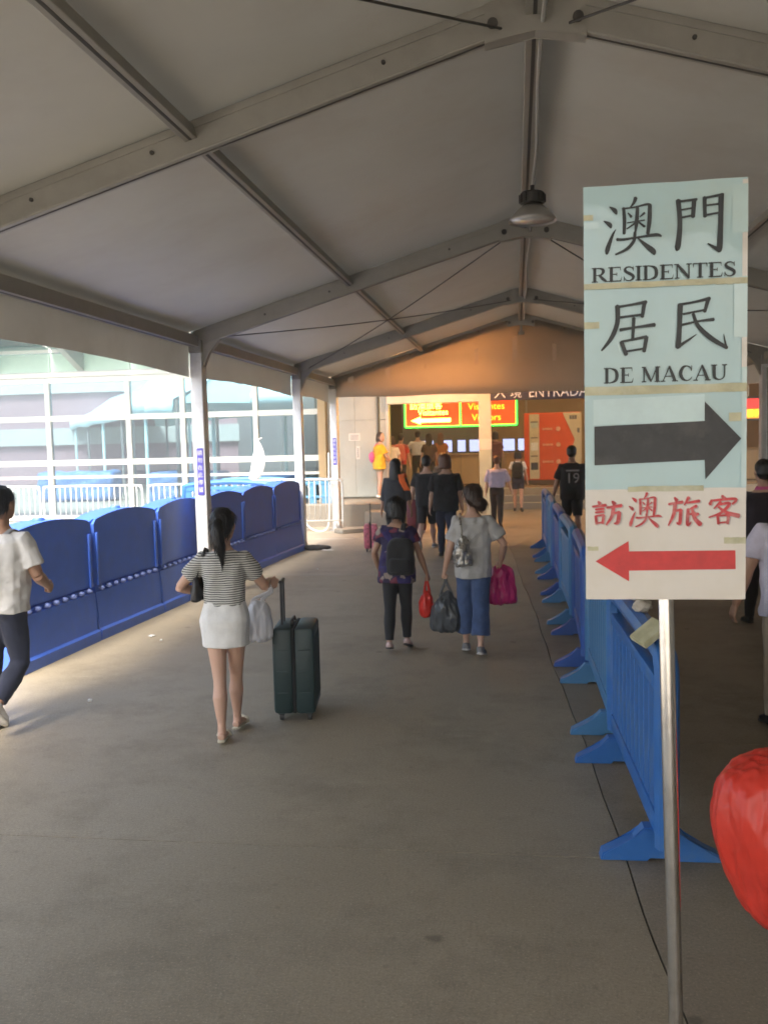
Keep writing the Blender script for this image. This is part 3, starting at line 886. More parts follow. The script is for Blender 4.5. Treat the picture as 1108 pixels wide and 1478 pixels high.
# ------------------------------------------------------------------ hand lettered direction sign (strokes in mm from the board's lower left corner: x, z, width)
GL= {'ao': [[60, 934, 2.9, 72, 925, 11.4, 76, 916, 4.3], [47, 902, 2.9, 60, 893, 11.4, 63, 885, 4.3], [53, 825, 5.7, 54, 833, 11.4, 58, 846, 10.7, 67, 869, 6.4, 74, 881, 2.1], [120, 952, 10.0, 116, 941, 7.8, 108, 931, 3.6], [92, 930, 7.8, 94, 901, 9.3, 93, 870, 7.8], [89, 928, 5.0, 117, 930, 4.3, 145, 935, 6.4, 154, 932, 7.1], [152, 933, 10.0, 151, 898, 10.7, 147, 867, 8.6], [124, 929, 7.8, 122, 898, 10.0, 119, 873, 5.0], [102, 918, 2.9, 110, 908, 7.1], [140, 916, 6.4, 129, 907, 3.1], [100, 895, 2.9, 140, 899, 4.0], [118, 893, 5.7, 99, 881, 2.9], [127, 895, 4.0, 140, 884, 6.8], [76, 858, 7.8, 92, 857, 6.8, 131, 861, 5.4, 166, 864, 8.6, 178, 860, 4.3], [118, 873, 7.1, 115, 852, 8.6, 98, 834, 7.8, 73, 823, 5.0], [124, 859, 2.6, 142, 842, 10.0, 159, 827, 13.5, 162, 819, 5.7]], 'men': [[216, 941, 11.9, 220, 885, 11.9, 215, 835, 14.3, 211, 829, 7.9], [215, 937, 5.5, 258, 940, 7.1], [252, 940, 11.1, 249, 900, 10.3], [223, 918, 4.8, 249, 921, 4.8], [221, 900, 5.5, 249, 904, 5.5], [275, 944, 10.3, 276, 899, 8.7], [275, 942, 5.5, 317, 948, 7.1], [312, 948, 13.5, 311, 880, 12.7, 309, 828, 14.3, 306, 820, 8.7], [310, 821, 13.5, 296, 829, 7.9, 283, 838, 3.2], [278, 925, 4.8, 308, 927, 4.8], [278, 903, 5.5, 308, 907, 5.5]], 'ju': [[73, 700, 7.1, 110, 705, 6.3, 144, 710, 9.5], [140, 710, 10.3, 134, 675, 8.7], [78, 676, 6.3, 137, 681, 6.3], [77, 704, 11.9, 77, 665, 11.9, 63, 629, 11.1, 40, 600, 4.8], [83, 647, 8.7, 122, 652, 6.3, 163, 656, 10.3], [115, 674, 8.7, 112, 622, 7.9], [86, 619, 10.3, 97, 588, 10.3], [85, 619, 5.5, 145, 629, 7.9], [144, 629, 10.3, 138, 594, 9.5], [97, 596, 5.5, 137, 601, 5.5]], 'min': [[217, 700, 7.1, 253, 705, 6.3, 288, 712, 9.5], [284, 711, 10.3, 276, 681, 7.9], [227, 678, 5.5, 277, 686, 5.5], [221, 701, 13.5, 219, 644, 11.9, 216, 601, 14.3], [213, 601, 10.3, 237, 616, 6.3, 258, 630, 2.0], [223, 653, 6.3, 261, 660, 5.5, 297, 663, 8.7], [250, 678, 7.9, 261, 650, 10.3, 289, 621, 12.7, 327, 596, 8.7], [325, 596, 6.3, 319, 628, 2.0]]}
# red characters in a 100 box (x right, y down, width)
RC = {
 'fang': [[(22,0,5),(28,10,12)],[(3,21,6),(48,16,9)],[(13,33,6),(41,30,8)],[(13,45,6),(41,42,8)],[(14,58,8),(17,92,8)],[(14,59,5),(41,55,7)],[(40,55,9),(37,90,8)],[(17,88,5),(38,85,5)],
          [(68,0,6),(76,12,13)],[(50,26,7),(99,18,10)],[(72,24,11),(67,60,10),(48,96,5)],[(69,50,6),(92,45,9)],[(91,45,11),(86,85,11),(74,90,4)]],
 'lu': [[(20,0,5),(27,11,12)],[(2,23,7),(46,16,9)],[(22,22,11),(17,60,10),(1,96,4)],[(19,47,6),(41,42,8)],[(40,42,10),(36,88,10),(26,86,4)],
        [(64,0,10),(50,27,4)],[(57,19,6),(97,13,9)],[(88,30,10),(64,42,4)],[(62,40,9),(60,94,9),(72,84,3)],[(60,60,5),(84,54,8)],[(74,40,7),(82,72,11),(100,94,14)],[(93,56,9),(78,70,4)]],
 'ke': [[(46,0,6),(53,11,13)],[(14,14,6),(8,30,11)],[(14,17,6),(88,12,8),(78,30,6)],[(42,22,9),(20,44,4)],[(36,31,6),(70,27,9),(44,58,8),(4,74,4)],[(34,38,6),(60,58,10),(100,70,13)],
        [(32,68,8),(35,97,8)],[(32,69,5),(68,66,7)],[(67,66,9),(63,96,8)],[(35,93,5),(64,90,5)]],
}
# bold serif capitals on a 100 high box: stems, thin strokes, bowls (x, y up, width); the last entry is the advance
T_, H_ = 20, 7
def serif(x, y, w=34): return [(x - w / 2, y, H_), (x + w / 2, y, H_)]
def stem(x): return [[(x, 2, T_), (x, 98, T_)], serif(x, 3), serif(x, 97)]
LAT = {
 'I': (stem(18), 38),
 'E': (stem(18) + [[(10, 97, 7), (72, 97, 7)], [(70, 99, 6), (73, 74, 2)], [(20, 51, 6), (50, 51, 6)], [(50, 62, 4), (50, 40, 4)], [(10, 3, 7), (74, 3, 7)], [(73, 3, 6), (79, 30, 2)]], 82),
 'R': (stem(18) + [[(18, 96, 7), (45, 96, 9), (66, 86, 18), (68, 70, 20), (58, 53, 12), (42, 48, 6), (18, 48, 6)], [(44, 50, 14), (66, 22, 20), (86, 4, 14)], [(80, 3, 6), (98, 3, 6)]], 94),
 'S': ([[(60, 72, 3), (56, 88, 6), (40, 97, 8), (22, 94, 10), (12, 78, 17), (22, 62, 19), (46, 46, 20), (60, 32, 19), (58, 14, 15), (42, 3, 8), (24, 4, 7), (12, 16, 5), (7, 32, 3)], [(60, 98, 5), (61, 70, 4)], [(7, 2, 5), (7, 32, 4)]], 70),
 'D': (stem(18) + [[(18, 97, 6), (44, 96, 8), (72, 82, 18), (80, 50, 22), (72, 18, 18), (44, 4, 8), (18, 3, 6)]], 96),
 'N': ([[(14, 3, 8), (14, 96, 8)], serif(14, 3, 26), serif(10, 97, 24), [(14, 97, 14), (48, 50, 20), (82, 2, 16)], [(82, 2, 8), (82, 96, 8)], serif(82, 97, 28)], 100),
 'T': (stem(42)[:2] + [[(4, 97, 7), (80, 97, 7)], [(5, 99, 8), (2, 72, 3)], [(79, 99, 8), (82, 72, 3)]], 86),
 'M': ([[(14, 3, 8), (14, 96, 8)], serif(14, 3, 26), serif(12, 97, 22), [(16, 98, 14), (36, 50, 18), (56, 4, 12)], [(56, 4, 6), (74, 50, 7), (92, 96, 8)], [(94, 2, 20), (94, 98, 20)], serif(94, 3, 32), serif(96, 97, 26)], 116),
 'A': ([[(8, 3, 6), (28, 50, 7), (46, 98, 8)], [(46, 100, 12), (64, 50, 19), (80, 3, 20)], [(22, 34, 6), (66, 34, 6)], serif(8, 3, 26), serif(80, 3, 34)], 96),
 'C': ([[(78, 66, 3), (72, 86, 7), (52, 97, 8), (28, 88, 17), (14, 52, 22), (26, 16, 18), (50, 3, 8), (70, 10, 6), (82, 26, 4)], [(80, 99, 5), (80, 66, 4)]], 92),
 'U': ([[(18, 97, T_), (18, 40, T_), (24, 14, 16), (48, 3, 8), (72, 14, 8), (80, 40, 8), (80, 97, 8)], serif(18, 97), serif(80, 97, 28)], 98),
}
def ribbon(b, pts, y, mi=0):
    """flat brush stroke: pts (x, z, width)"""
    P = catmull([(p[0], p[1], p[2]) for p in pts], 5) if len(pts) > 2 else [Vector(p) for p in pts]
    L_, R_ = [], []
    n = len(P)
    for i, p in enumerate(P):
        a, c = P[max(i - 1, 0)], P[min(i + 1, n - 1)]
        t = Vector((c.x - a.x, c.y - a.y))
        if t.length < 1e-6: t = Vector((1, 0))
        t.normalize()
        w = max(p.z, 0.0006) / 2
        L_.append((p.x - t.y * w, y, p.y + t.x * w)); R_.append((p.x + t.y * w, y, p.y - t.x * w))
    def cap(i, sg):
        p = P[i]; q = P[i - sg] if 0 <= i - sg < n else P[i]
        t = Vector((p.x - q.x, p.y - q.y)); t.normalize()
        w = p.z / 2
        return (p.x + t.x * w * 0.55, y, p.y + t.y * w * 0.55)
    for i in range(n - 1):
        b.poly([L_[i], R_[i], R_[i + 1], L_[i + 1]], mi)
    b.poly([L_[0], cap(0, -1), R_[0]], mi)
    b.poly([R_[-1], cap(n - 1, 1), L_[-1]], mi)

M_CYAN = mat('sheet_cyan', (0.42, 0.60, 0.63), 0.32, var=0.05, scale=3, coat=0.5, bump=0.05, bscale=5, dirt=(0.50, 0.56, 0.48), dirt_scale=5, dirt_amt=0.35)
M_CREAM = mat('sheet_cream', (0.70, 0.655, 0.60), 0.34, var=0.04, scale=3, coat=0.4, bump=0.05, bscale=5, dirt=(0.58, 0.52, 0.40), dirt_scale=5, dirt_amt=0.4)
M_INKK = mat('black_ink', (0.032, 0.032, 0.034), 0.5, var=0.35, scale=18, dirt=(0.09, 0.085, 0.08), dirt_scale=14, dirt_amt=0.7)
M_INKL = mat('black_lettering', (0.014, 0.017, 0.018), 0.45, var=0.3, scale=20, dirt=(0.045, 0.05, 0.05), dirt_scale=16, dirt_amt=0.5)
M_INKR = mat('red_ink', (0.62, 0.045, 0.045), 0.5, var=0.15, scale=20)
M_INKR2 = mat('red_marker', (0.60, 0.07, 0.08), 0.6, var=0.3, scale=40, dirt=(0.72, 0.40, 0.38), dirt_scale=60, dirt_amt=0.7)
M_INKG = mat('grey_ghost_ink', (0.50, 0.45, 0.43), 0.7)
M_TAPE = mat('old_tape', (0.52, 0.50, 0.32), 0.35, var=0.2, scale=14, dirt=(0.62, 0.62, 0.5), dirt_scale=10, dirt_amt=0.9)
M_TAPEW = mat('clear_tape', (0.50, 0.655, 0.66), 0.2, var=0.06, coat=0.6)
M_STRIP = mat('strip_paper', (0.50, 0.66, 0.68), 0.3, coat=0.5)
M_BOARD = mat('board_core', (0.66, 0.63, 0.55), 0.5, var=0.08)
M_CHROME = mat('chrome', (0.72, 0.71, 0.69), 0.16, 1.0, var=0.04, scale=30, dirt=(0.38, 0.34, 0.30), dirt_scale=14, dirt_amt=0.4)
BW, BH = 0.372, 0.984
sg = empty('direction_sign', 'direction sign of cyan and cream sheets with black and red arrows on a chrome pole', 'sign', (0.165, 2.3, 0))
SZ = 1.601
def sb(z0, z1, m, y, x0=0.0, x1=BW, wob=0.002, name='paper_sheet'):
    b = MB()
    n = 14
    rings = []
    for i in range(n + 1):
        t = i / n
        rip = 0.0012 * math.sin(t * 9 + z0 * 20)
        rings.append([(x0 + (x1 - x0) * t, y + rip, SZ + z0 + wob * noise.noise((t * 3, z0 * 7, 1))), (x0 + (x1 - x0) * t, y + rip * 0.4, SZ + (z0 + z1) / 2), (x0 + (x1 - x0) * t, y + rip, SZ + z1 + wob * noise.noise((t * 3, z1 * 7, 5)))])
    b.loft(rings, caps=False, closed=False)
    return b.build(name, [m], sg, smooth=True, recalc=False)
b = MB(); b.box((BW / 2, 0.008, SZ + BH / 2), (BW - 0.004, 0.012, BH - 0.002), bev=0.002); b.build('backboard', [M_BOARD], sg)
s1 = sb(0.750, BH, M_CYAN, -0.0045)
s2 = sb(0.500, 0.757, M_CYAN, -0.0030)
s3 = sb(0.264, 0.507, M_CYAN, -0.0045)
s4 = sb(0.001, 0.268, M_CREAM, -0.0060)
YI = -0.0078
def glyphs(par, strokes, m, name='lettering', y0=YI):
    b = MB()
    for i, s in enumerate(strokes):
        ribbon(b, s, y0 - 0.00006 * i)
    o = b.build(name, [m], par, recalc=False)
    return o
def mm(st_):   # flat list of mm -> (x, z, w)
    return [[(s[i] / 1000, SZ + s[i + 1] / 1000, s[i + 2] / 1000 * 0.92) for i in range(0, len(s), 3)] for s in st_]
def latin(txt, x0, x1, z0, h):
    adv, out = 0, []
    for ch in txt:
        if ch == ' ': adv += 45; continue
        st_, a = LAT[ch]
        out += [[(adv + p[0], p[1], p[2]) for p in s] for s in st_]
        adv += a + 4
    k = (x1 - x0) / (adv - 4)
    return [[(x0 + p[0] * k, SZ + z0 + p[1] * h / 100, p[2] * (k + h / 100) / 2) for p in s] for s in out]
glyphs(s1, mm(GL['ao']), M_INKL); glyphs(s1, mm(GL['men']), M_INKL)
glyphs(s1, latin('RESIDENTES', 0.018, 0.345, 0.7605, 0.0335), M_INKL)
glyphs(s2, mm(GL['ju']), M_INKL); glyphs(s2, mm(GL['min']), M_INKL)
glyphs(s2, latin('DE MACAU', 0.045, 0.328, 0.522, 0.036), M_INKL)
def flat(par, pts, m, y=YI, name='arrow'):
    b = MB(); b.poly([(x / 1000, y, SZ + z / 1000) for x, z in pts]); o = b.build(name, [m], par, recalc=False)
    return o
flat(s3, [(20, 484), (277, 490), (277, 424), (20, 424)], M_STRIP, YI + 0.0012, 'white_strip')
flat(s3, [(22, 420), (277, 427), (277, 473), (360, 384), (279, 289), (277, 335), (22, 327)], M_INKK, YI)
flat(s4, [(23, 94), (101, 143), (102, 118), (348, 119), (349, 74), (102, 71), (102, 45)], M_INKR)
def rc(key, x0, x1, z0, z1, dx=0, dz=0):
    return [[(x0 + (x1 - x0) * p[0] / 100 + dx, SZ + z1 - (z1 - z0) * p[1] / 100 + dz, p[2] * 0.00082) for p in s] for s in RC[key]]
AO = mm(GL['ao'])
def ao_red(x0, x1, z0, z1, dx=0, dz=0):
    k, kz = (x1 - x0) / 0.131, (z1 - z0) / 0.122
    return [[(x0 + (p[0] - 0.047) * k + dx, SZ + z0 + (p[1] - SZ - 0.819) * kz + dz, p[2] * 0.72) for p in s] for s in AO]
for dx, dz, m, yy in ((0.003, -0.002, M_INKG, -0.0070), (0, 0, M_INKR2, YI)):
    glyphs(s4, rc('fang', 0.014, 0.086, 0.180, 0.240, dx, dz), m, y0=yy)
    glyphs(s4, ao_red(0.102, 0.178, 0.175, 0.252, dx, dz), m, y0=yy)
    glyphs(s4, rc('lu', 0.193, 0.268, 0.177, 0.247, dx, dz), m, y0=yy)
    glyphs(s4, rc('ke', 0.284, 0.356, 0.180, 0.250, dx, dz), m, y0=yy)
def tape(x0, x1, z0, z1, m, y=-0.0074, name='tape_strip'):
    b = MB()
    n = 10
    rings = [[(x0 + (x1 - x0) * i / n, y, SZ + z0 + 0.0015 * noise.noise((i * .9, z0 * 50, 2))), (x0 + (x1 - x0) * i / n, y, SZ + z1 + 0.002 * noise.noise((i * .9, z1 * 50, 3)))] for i in range(n + 1)]
    b.loft(rings, caps=False, closed=False)
    return b.build(name, [m], sg, recalc=False)
tape(0.0, 0.30, 0.744, 0.7575, M_TAPE, -0.0084); tape(0.30, BW, 0.743, 0.7575, M_TAPE, -0.0082)
tape(0.0, BW, 0.494, 0.514, M_TAPE); tape(0.10, 0.275, 0.262, 0.2745, M_TAPE, -0.0088)
tape(0.0, 0.035, 0.652, 0.668, M_TAPE); tape(0.0, 0.035, 0.885, 0.900, M_TAPEW); tape(0.0, 0.022, 0.905, 0.918, M_TAPE)
tape(BW - 0.03, BW, 0.62, 0.76, M_TAPEW, -0.0066); tape(BW - 0.035, BW, 0.86, 0.97, M_TAPEW); tape(BW - 0.012, BW, 0.55, 0.98, M_CREAM, -0.0060)
tape(BW - 0.04, BW - 0.012, 0.425, 0.445, M_TAPE); tape(BW - 0.012, BW, 0.27, 0.55, M_TAPEW, -0.0070)
tape(0.004, 0.03, 0.12, 0.13, M_TAPE); tape(BW - 0.05, BW, 0.135, 0.15, M_TAPE)
b = MB()                                              # tilted pole: tops out behind the board
ptop, pbot = Vector((0.176, 0.032, SZ + 0.80)), Vector((0.230, 0.032, 0.03))
b.tube([pbot, ptop], 0.0185, 28)
b.build('pole', [M_CHROME], sg, auto=50)
b = MB(); b.lathe((0.23, 0.032, 0), [(0.0, 0.0), (0.17, 0.0), (0.172, 0.012), (0.15, 0.022), (0.05, 0.035), (0.026, 0.06), (0.0, 0.06)], 32); b.build('foot', [M_CHROME], sg, auto=40)
b = MB(); b.box((0.178, 0.0155, SZ + 0.15), (0.09, 0.003, 0.05)); b.box((0.178, 0.0155, SZ + 0.7), (0.09, 0.003, 0.05)); b.build('clamp', [M_STEEL], sg)

# ------------------------------------------------------------------ blue plastic barriers beside the walkway
def plast(n, c, dirt=(0.25, 0.25, 0.24), amt=0.3, rough=0.42):
    return mat(n, c, rough, var=0.10, scale=5, bump=0.05, bscale=40, dirt=dirt, dirt_scale=5.5, dirt_amt=amt)
P_MID = plast('plastic_mid_blue', (0.028, 0.14, 0.43), (0.10, 0.19, 0.34), 0.75)
P_DEEP = plast('plastic_deep_blue', (0.032, 0.10, 0.38), (0.10, 0.16, 0.30), 0.75)
P_PALE = plast('plastic_faded_blue', (0.065, 0.21, 0.42), (0.14, 0.24, 0.34), 0.5)
def foot_mesh():
    b = MB()
    b.prism([(-0.275, -0.045, 0.0), (-0.265, -0.045, 0.035), (-0.12, -0.045, 0.105), (-0.075, -0.045, 0.16), (0.075, -0.045, 0.16), (0.12, -0.045, 0.105), (0.265, -0.045, 0.035), (0.275, -0.045, 0.0), (0.06, -0.045, 0.0), (0.05, -0.045, 0.025), (-0.05, -0.045, 0.025), (-0.06, -0.045, 0.0)], (0, 0.09, 0), bev=0.008)
    return b.mesh('foot')
def barrier(m):
    o = empty('plastic_barrier', 'x', 'barrier')
    b = MB()
    b.prism([(-0.04, -0.88, 0.17), (-0.04, 0.88, 0.17), (-0.04, 0.88, 0.90), (-0.04, 0.82, 1.0), (-0.04, 0.70, 1.04), (-0.04, -0.70, 1.04), (-0.04, -0.82, 1.0), (-0.04, -0.88, 0.90)], (0.08, 0, 0))
    # hollow it: keep only the rim by building rails instead
    b.bm.free(); b = MB()
    b.tube(catmull([(0, -0.86, 0.14), (0, -0.86, 0.55), (0, -0.86, 0.90), (0, -0.82, 0.985), (0, -0.72, 1.02), (0, 0, 1.03), (0, 0.72, 1.02), (0, 0.82, 0.985), (0, 0.86, 0.90), (0, 0.86, 0.55), (0, 0.86, 0.14)], 3), 0.055, 8)
    b.box((0, 0, 0.20), (0.075, 1.72, 0.10), bev=0.012); b.box((0, 0, 0.86), (0.07, 1.7, 0.07), bev=0.01)
    b.build('frame', [m], o, auto=40)
    b = MB(); b.box((0, 0, 0), (0.05, 0.125, 0.66), bev=0.008); me = b.mesh('slat')
    for i in range(11):
        s = link('slat', me, m, o); s.location = (0, -0.75 + 0.15 * i, 0.53)
    fm = foot_mesh()
    for y in (-0.66, 0.66):
        f = link('foot', fm, m, o); f.location = (0, y, 0)
    return o
blabs = ['mid blue plastic barrier nearest the sign pole with paper stuck on its top', 'faded pale blue barrier second from the sign pole', 'deep blue barrier third from the sign pole, just past the sign board edge',
         'pale faded barrier fourth along the row from the sign pole', 'deep blue barrier fifth along the row beside the numbered shirt', 'faded barrier sixth along the row near the floor joint', 'mid blue barrier last in the row near the hall']
bm_ = [P_MID, P_PALE, P_DEEP, P_PALE, P_DEEP, P_PALE, P_MID]
protos = {}
for i in range(7):
    y = 5.06 + 1.865 * i
    x = 0.63 - 0.010 * (y - 5)
    rz = R([1.5, 0.4, -1.0, 0.8, 0.5, -0.6, 0.8][i])
    m = bm_[i]
    if m.name not in protos:
        o = barrier(m); protos[m.name] = o
        o.location = (x, y, 0); o.rotation_euler = (0, 0, rz)
    else:
        o = copy_tree(protos[m.name], (x, y, 0), rz)
    o['label'] = blabs[i]; o['group'] = 'blue plastic barriers along the walkway'
# paper bundle lying on the first barrier
pp = MB()
pp.prism([(-0.05, -0.09, 0.0), (0.09, -0.07, 0.015), (0.08, 0.08, 0.01), (-0.06, 0.06, -0.005)], (0, 0, 0.028), bev=0.004)
o = pp.build('folded_paper', [M_TAPE]); o.location = (0.585, 4.32, 1.075); o.rotation_euler = (R(8), R(-28), R(12)); tag(o, 'yellowed folded paper taped over the end of the nearest blue barrier', 'paper')
b = MB(); b.ell((0, 0, 0.03), (0.05, 0.045, 0.035)); me = remesh(b, 0.008, 1, 0.012, (40, 40, 40))
o = link('crumpled_wrapper', me, mat('wrapper', (0.5, 0.45, 0.38), 0.6)); o.location = (0.64, 4.9, 1.085); tag(o, 'small crumpled wrapper lying on top of the nearest blue barrier', 'wrapper')

# ------------------------------------------------------------------ dark blue water filled barriers along the left posts
P_DARK = plast('plastic_royal_blue', (0.058, 0.16, 0.68), (0.12, 0.18, 0.46), 0.35, 0.45)
P_DOT = plast('light_dot_blue', (0.16, 0.22, 0.52))
P_SKY = plast('plastic_sky_blue', (0.04, 0.16, 0.44), (0.12, 0.22, 0.40), 0.3)
P_SKY2 = plast('plastic_light_blue', (0.08, 0.24, 0.40), (0.14, 0.26, 0.36), 0.4)
def wbar():
    o = empty('water_barrier', 'x', 'barrier')
    L = 0.779
    def arch(y): return 1.235 + 0.085 * math.cos(y / L * PI / 2) ** 0.8 if abs(y) < L else 1.235
    n = 18
    b = MB()
    b.prism([(0.0, -L, 0.0), (0.0, -L, 0.10), (-0.03, -L, 0.12), (-0.05, -L, 0.50), (-0.37, -L, 0.50), (-0.39, -L, 0.12), (-0.42, -L, 0.10), (-0.42, -L, 0.0)], (0, 2 * L, 0), bev=0.012)
    b.build('lower_tank', [P_DARK], o, auto=40)
    b = MB()
    prof = [(-L + 2 * L * i / n, arch(-L + 2 * L * i / n)) for i in range(n + 1)]
    pts = [(-0.055, -L, 0.545)] + [(-0.055, y, z) for y, z in prof] + [(-0.055, L, 0.545)]
    b.prism(pts, (-0.26, 0, 0), bev=0.035)
    b.box((-0.047, 0.70, 0.84), (0.02, 0.05, 0.55), bev=0.006); b.box((-0.047, -0.70, 0.84), (0.02, 0.05, 0.55), bev=0.006)
    b.build('upper_tank', [P_DARK], o, auto=40)
    b = MB(); b.box((-0.18, 0, 0.523), (0.22, 2 * L - 0.06, 0.06)); b.build('joint_band', [P_DARK], o)
    b = MB(); b.ell((0, 0, 0), (0.045, 0.028, 0.026), 10, 7); me = b.mesh('light_dot', True)  # pale blobs: dots of light at the joint put into colour and shape
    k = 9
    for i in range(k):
        s = link('light_dot', me, P_DOT, o); s.location = (-0.055, -L + 0.13 + (2 * L - 0.26) * i / (k - 1), 0.532)
    b = MB(); b.lathe((-0.19, 0, 1.30), [(0, 0), (0.06, 0), (0.06, 0.03), (0.05, 0.045), (0, 0.045)], 14); b.build('filler_cap', [P_DARK], o, auto=40)
    return o
wl = ['royal blue water barrier at the very left edge of the walkway', 'royal blue arched barrier behind the person in the white T-shirt', 'royal blue arched barrier second along behind the white T-shirt person', 'royal blue arched barrier just before the labelled tent post',
      'royal blue arched barrier behind the head of the woman in the striped top', 'royal blue arched barrier beyond the woman in the striped top', 'royal blue arched barrier at the far end by the second post']
w0 = wbar()
for i in range(1, 7):
    y = 6.68 + 1.56 * i
    x = -4.36 + 0.042 * (y - 6.7)
    if i == 6: x += 0.02
    rz = -math.atan(0.042) + R([0, 0.4, -0.5, 0.6, -1.2, -0.8, -1.5][i])
    o = w0 if i == 1 else copy_tree(w0, (0, 0, 0))
    o.location = (x, y, 0); o.rotation_euler = (0, 0, rz); o['label'] = wl[i]; o['group'] = 'royal blue barriers along the left posts'
# sky blue barrier standing across, behind the row
def fence(L, H, m, loc, rz, label, n, arched=True, name='plastic_fence'):
    o = empty(name, label, 'barrier', loc, rz)
    b = MB()
    zt = H
    top = [(-L / 2, 0, 0.10), (-L / 2, 0, H * 0.7), (-L / 2 + 0.03, 0, H * 0.92), (-L / 2 + 0.14, 0, H - 0.02), (0, 0, H + (0.03 if arched else 0)), (L / 2 - 0.14, 0, H - 0.02), (L / 2 - 0.03, 0, H * 0.92), (L / 2, 0, H * 0.7), (L / 2, 0, 0.10)]
    b.tube(catmull(top, 4), 0.045, 8)
    b.box((0, 0, 0.16), (L, 0.06, 0.09), bev=0.01); b.box((0, 0, H * 0.62), (L, 0.05, 0.06), bev=0.01); b.box((0, 0, H - 0.09), (L - 0.1, 0.055, 0.09), bev=0.01)
    b.build('frame', [m], o, auto=40)
    b = MB(); b.box((0, 0, 0), (L / n * 0.55, 0.04, H - 0.25), bev=0.006); me = b.mesh('slat')
    for i in range(n):
        s = link('slat', me, m, o); s.location = (-L / 2 + L * (i + 0.5) / n, 0, 0.13 + (H - 0.25) / 2)
    fm = foot_mesh()
    for x in (-L * 0.36, L * 0.36):
        f = link('foot', fm, m, o); f.location = (x, 0, 0); f.rotation_euler = (0, 0, PI / 2)
    return o
fence(1.75, 1.30, P_SKY, (-5.02, 15.9, 0), R(-4), 'sky blue slatted barrier standing across, behind the royal blue row', 8)
fence(1.15, 1.10, P_SKY2, (-4.98, 21.9, 0), R(3), 'light blue slatted barrier by the end post of the marquee', 4, False)
fence(1.75, 1.12, P_SKY2, (-6.5, 22.6, 0), R(-6), 'light blue slatted barrier beside the glass front, partly hidden', 7, False)

# ------------------------------------------------------------------ steel crowd barriers outside
M_RAIL = mat('white_steel', (0.68, 0.68, 0.66), 0.3, 0.4, var=0.06)
def crowd():
    o = empty('crowd_barrier', 'x', 'barrier')
    b = MB()
    L, H = 2.25, 1.16
    loop = [(-L / 2, 0, 0.06), (-L / 2, 0, H - 0.16), (-L / 2 + 0.05, 0, H - 0.05), (-L / 2 + 0.16, 0, H), (L / 2 - 0.16, 0, H), (L / 2 - 0.05, 0, H - 0.05), (L / 2, 0, H - 0.16), (L / 2, 0, 0.06)]
    b.tube(catmull(loop, 4), 0.024, 8); b.tube([(-L / 2, 0, 0.24), (L / 2, 0, 0.24)], 0.018, 8)
    b.build('tube_frame', [M_RAIL], o, smooth=True)
    b = MB(); b.tube([(0, 0, 0.24), (0, 0, H)], 0.010, 6); me = b.mesh('bar', True)
    for i in range(17):
        s = link('bar', me, M_RAIL, o); s.location = (-L / 2 + L * (i + 1) / 18, 0, 0)
    for x in (-L / 2 + 0.15, L / 2 - 0.15):
        b = MB(); b.tube([(x, -0.28, 0.02), (x, -0.22, 0.05), (x, 0, 0.10), (x, 0.22, 0.05), (x, 0.28, 0.02)], 0.016, 6); b.tube([(x, 0, 0.1), (x, 0, 0.24)], 0.016, 6)
        b.build('foot', [M_RAIL], o, smooth=True)
    return o
c0 = crowd()
cl = ['white steel crowd barrier farthest to the left outside, before the glass front', 'white steel crowd barrier outside above the first arched blue barrier', 'white steel crowd barrier outside just left of the labelled post', 'white steel crowd barrier outside between the two nearest posts', 'white steel crowd barrier outside next to the light blue slatted barrier']
for i, (x, y) in enumerate(((-11.45, 19.1), (-9.05, 19.0), (-6.68, 19.0), (-4.95, 20.3), (-13.85, 19.15))):
    o = c0 if i == 0 else copy_tree(c0, (0, 0, 0))
    o.location = (x, y, 0); o.rotation_euler = (0, 0, R([1, 0, -1, 2, 0][i])); o['label'] = (cl[:4] + ['white steel crowd barrier outside at the extreme left, mostly out of view'])[i]; o['group'] = 'steel crowd barriers outside'

# ------------------------------------------------------------------ glass front of the next building
M_MULL = mat('white_mullion', (0.78, 0.76, 0.70), 0.4, var=0.04)
M_FASC = mat('pale_green_fascia', (0.52, 0.66, 0.56), 0.45, var=0.06)
M_BRK = mat('bracket_grey', (0.36, 0.42, 0.38), 0.5)
G_PANE = glass_mat('pane_glass', (0.74, 0.84, 0.86), 0.03)
G_TEAL = glass_mat('teal_glass', (0.35, 0.72, 0.62), 0.10)
gf = empty('glass_facade', 'glazed front with white mullions and pale green fascia beside the marquee', 'building', (0, 24.3, 0))
VX = [-19.3, -17.2, -15.0, -12.74, -10.42, -8.88, -6.86, -4.86]
ZT = [0.12, 1.18, 1.58, 2.80, 3.84]
for i, x in enumerate(VX):
    b = MB(); b.box((x, 0, 1.95), (0.13, 0.16, 3.9), bev=0.008); b.build('mullion', [M_MULL], gf)
    for a, c in ((ZT[0], ZT[1]), (ZT[1], ZT[2]), (ZT[2], ZT[3]), (ZT[3], ZT[4])):
        if i + 1 < len(VX):
            x1 = VX[i + 1]
            b = MB(); b.box(((x + x1) / 2, 0.0, c), (x1 - x - 0.134, 0.13, 0.15 if c != 1.18 else 0.07), bev=0.006); b.build('transom', [M_MULL], gf)
            b = MB(); b.box(((x + x1) / 2, 0.01, (a + c) / 2), (x1 - x - 0.13, 0.012, c - a - 0.1)); b.build('pane', [G_PANE], gf)
b = MB(); b.box((-12.0, 0, 0.06), (14.9, 0.3, 0.115), bev=0.01); b.build('sill', [M_MULL], gf)
b = MB(); b.box((-12.0, 0.02, 3.99), (15.2, 0.22, 0.13), bev=0.01); b.build('head_beam', [M_MULL], gf)
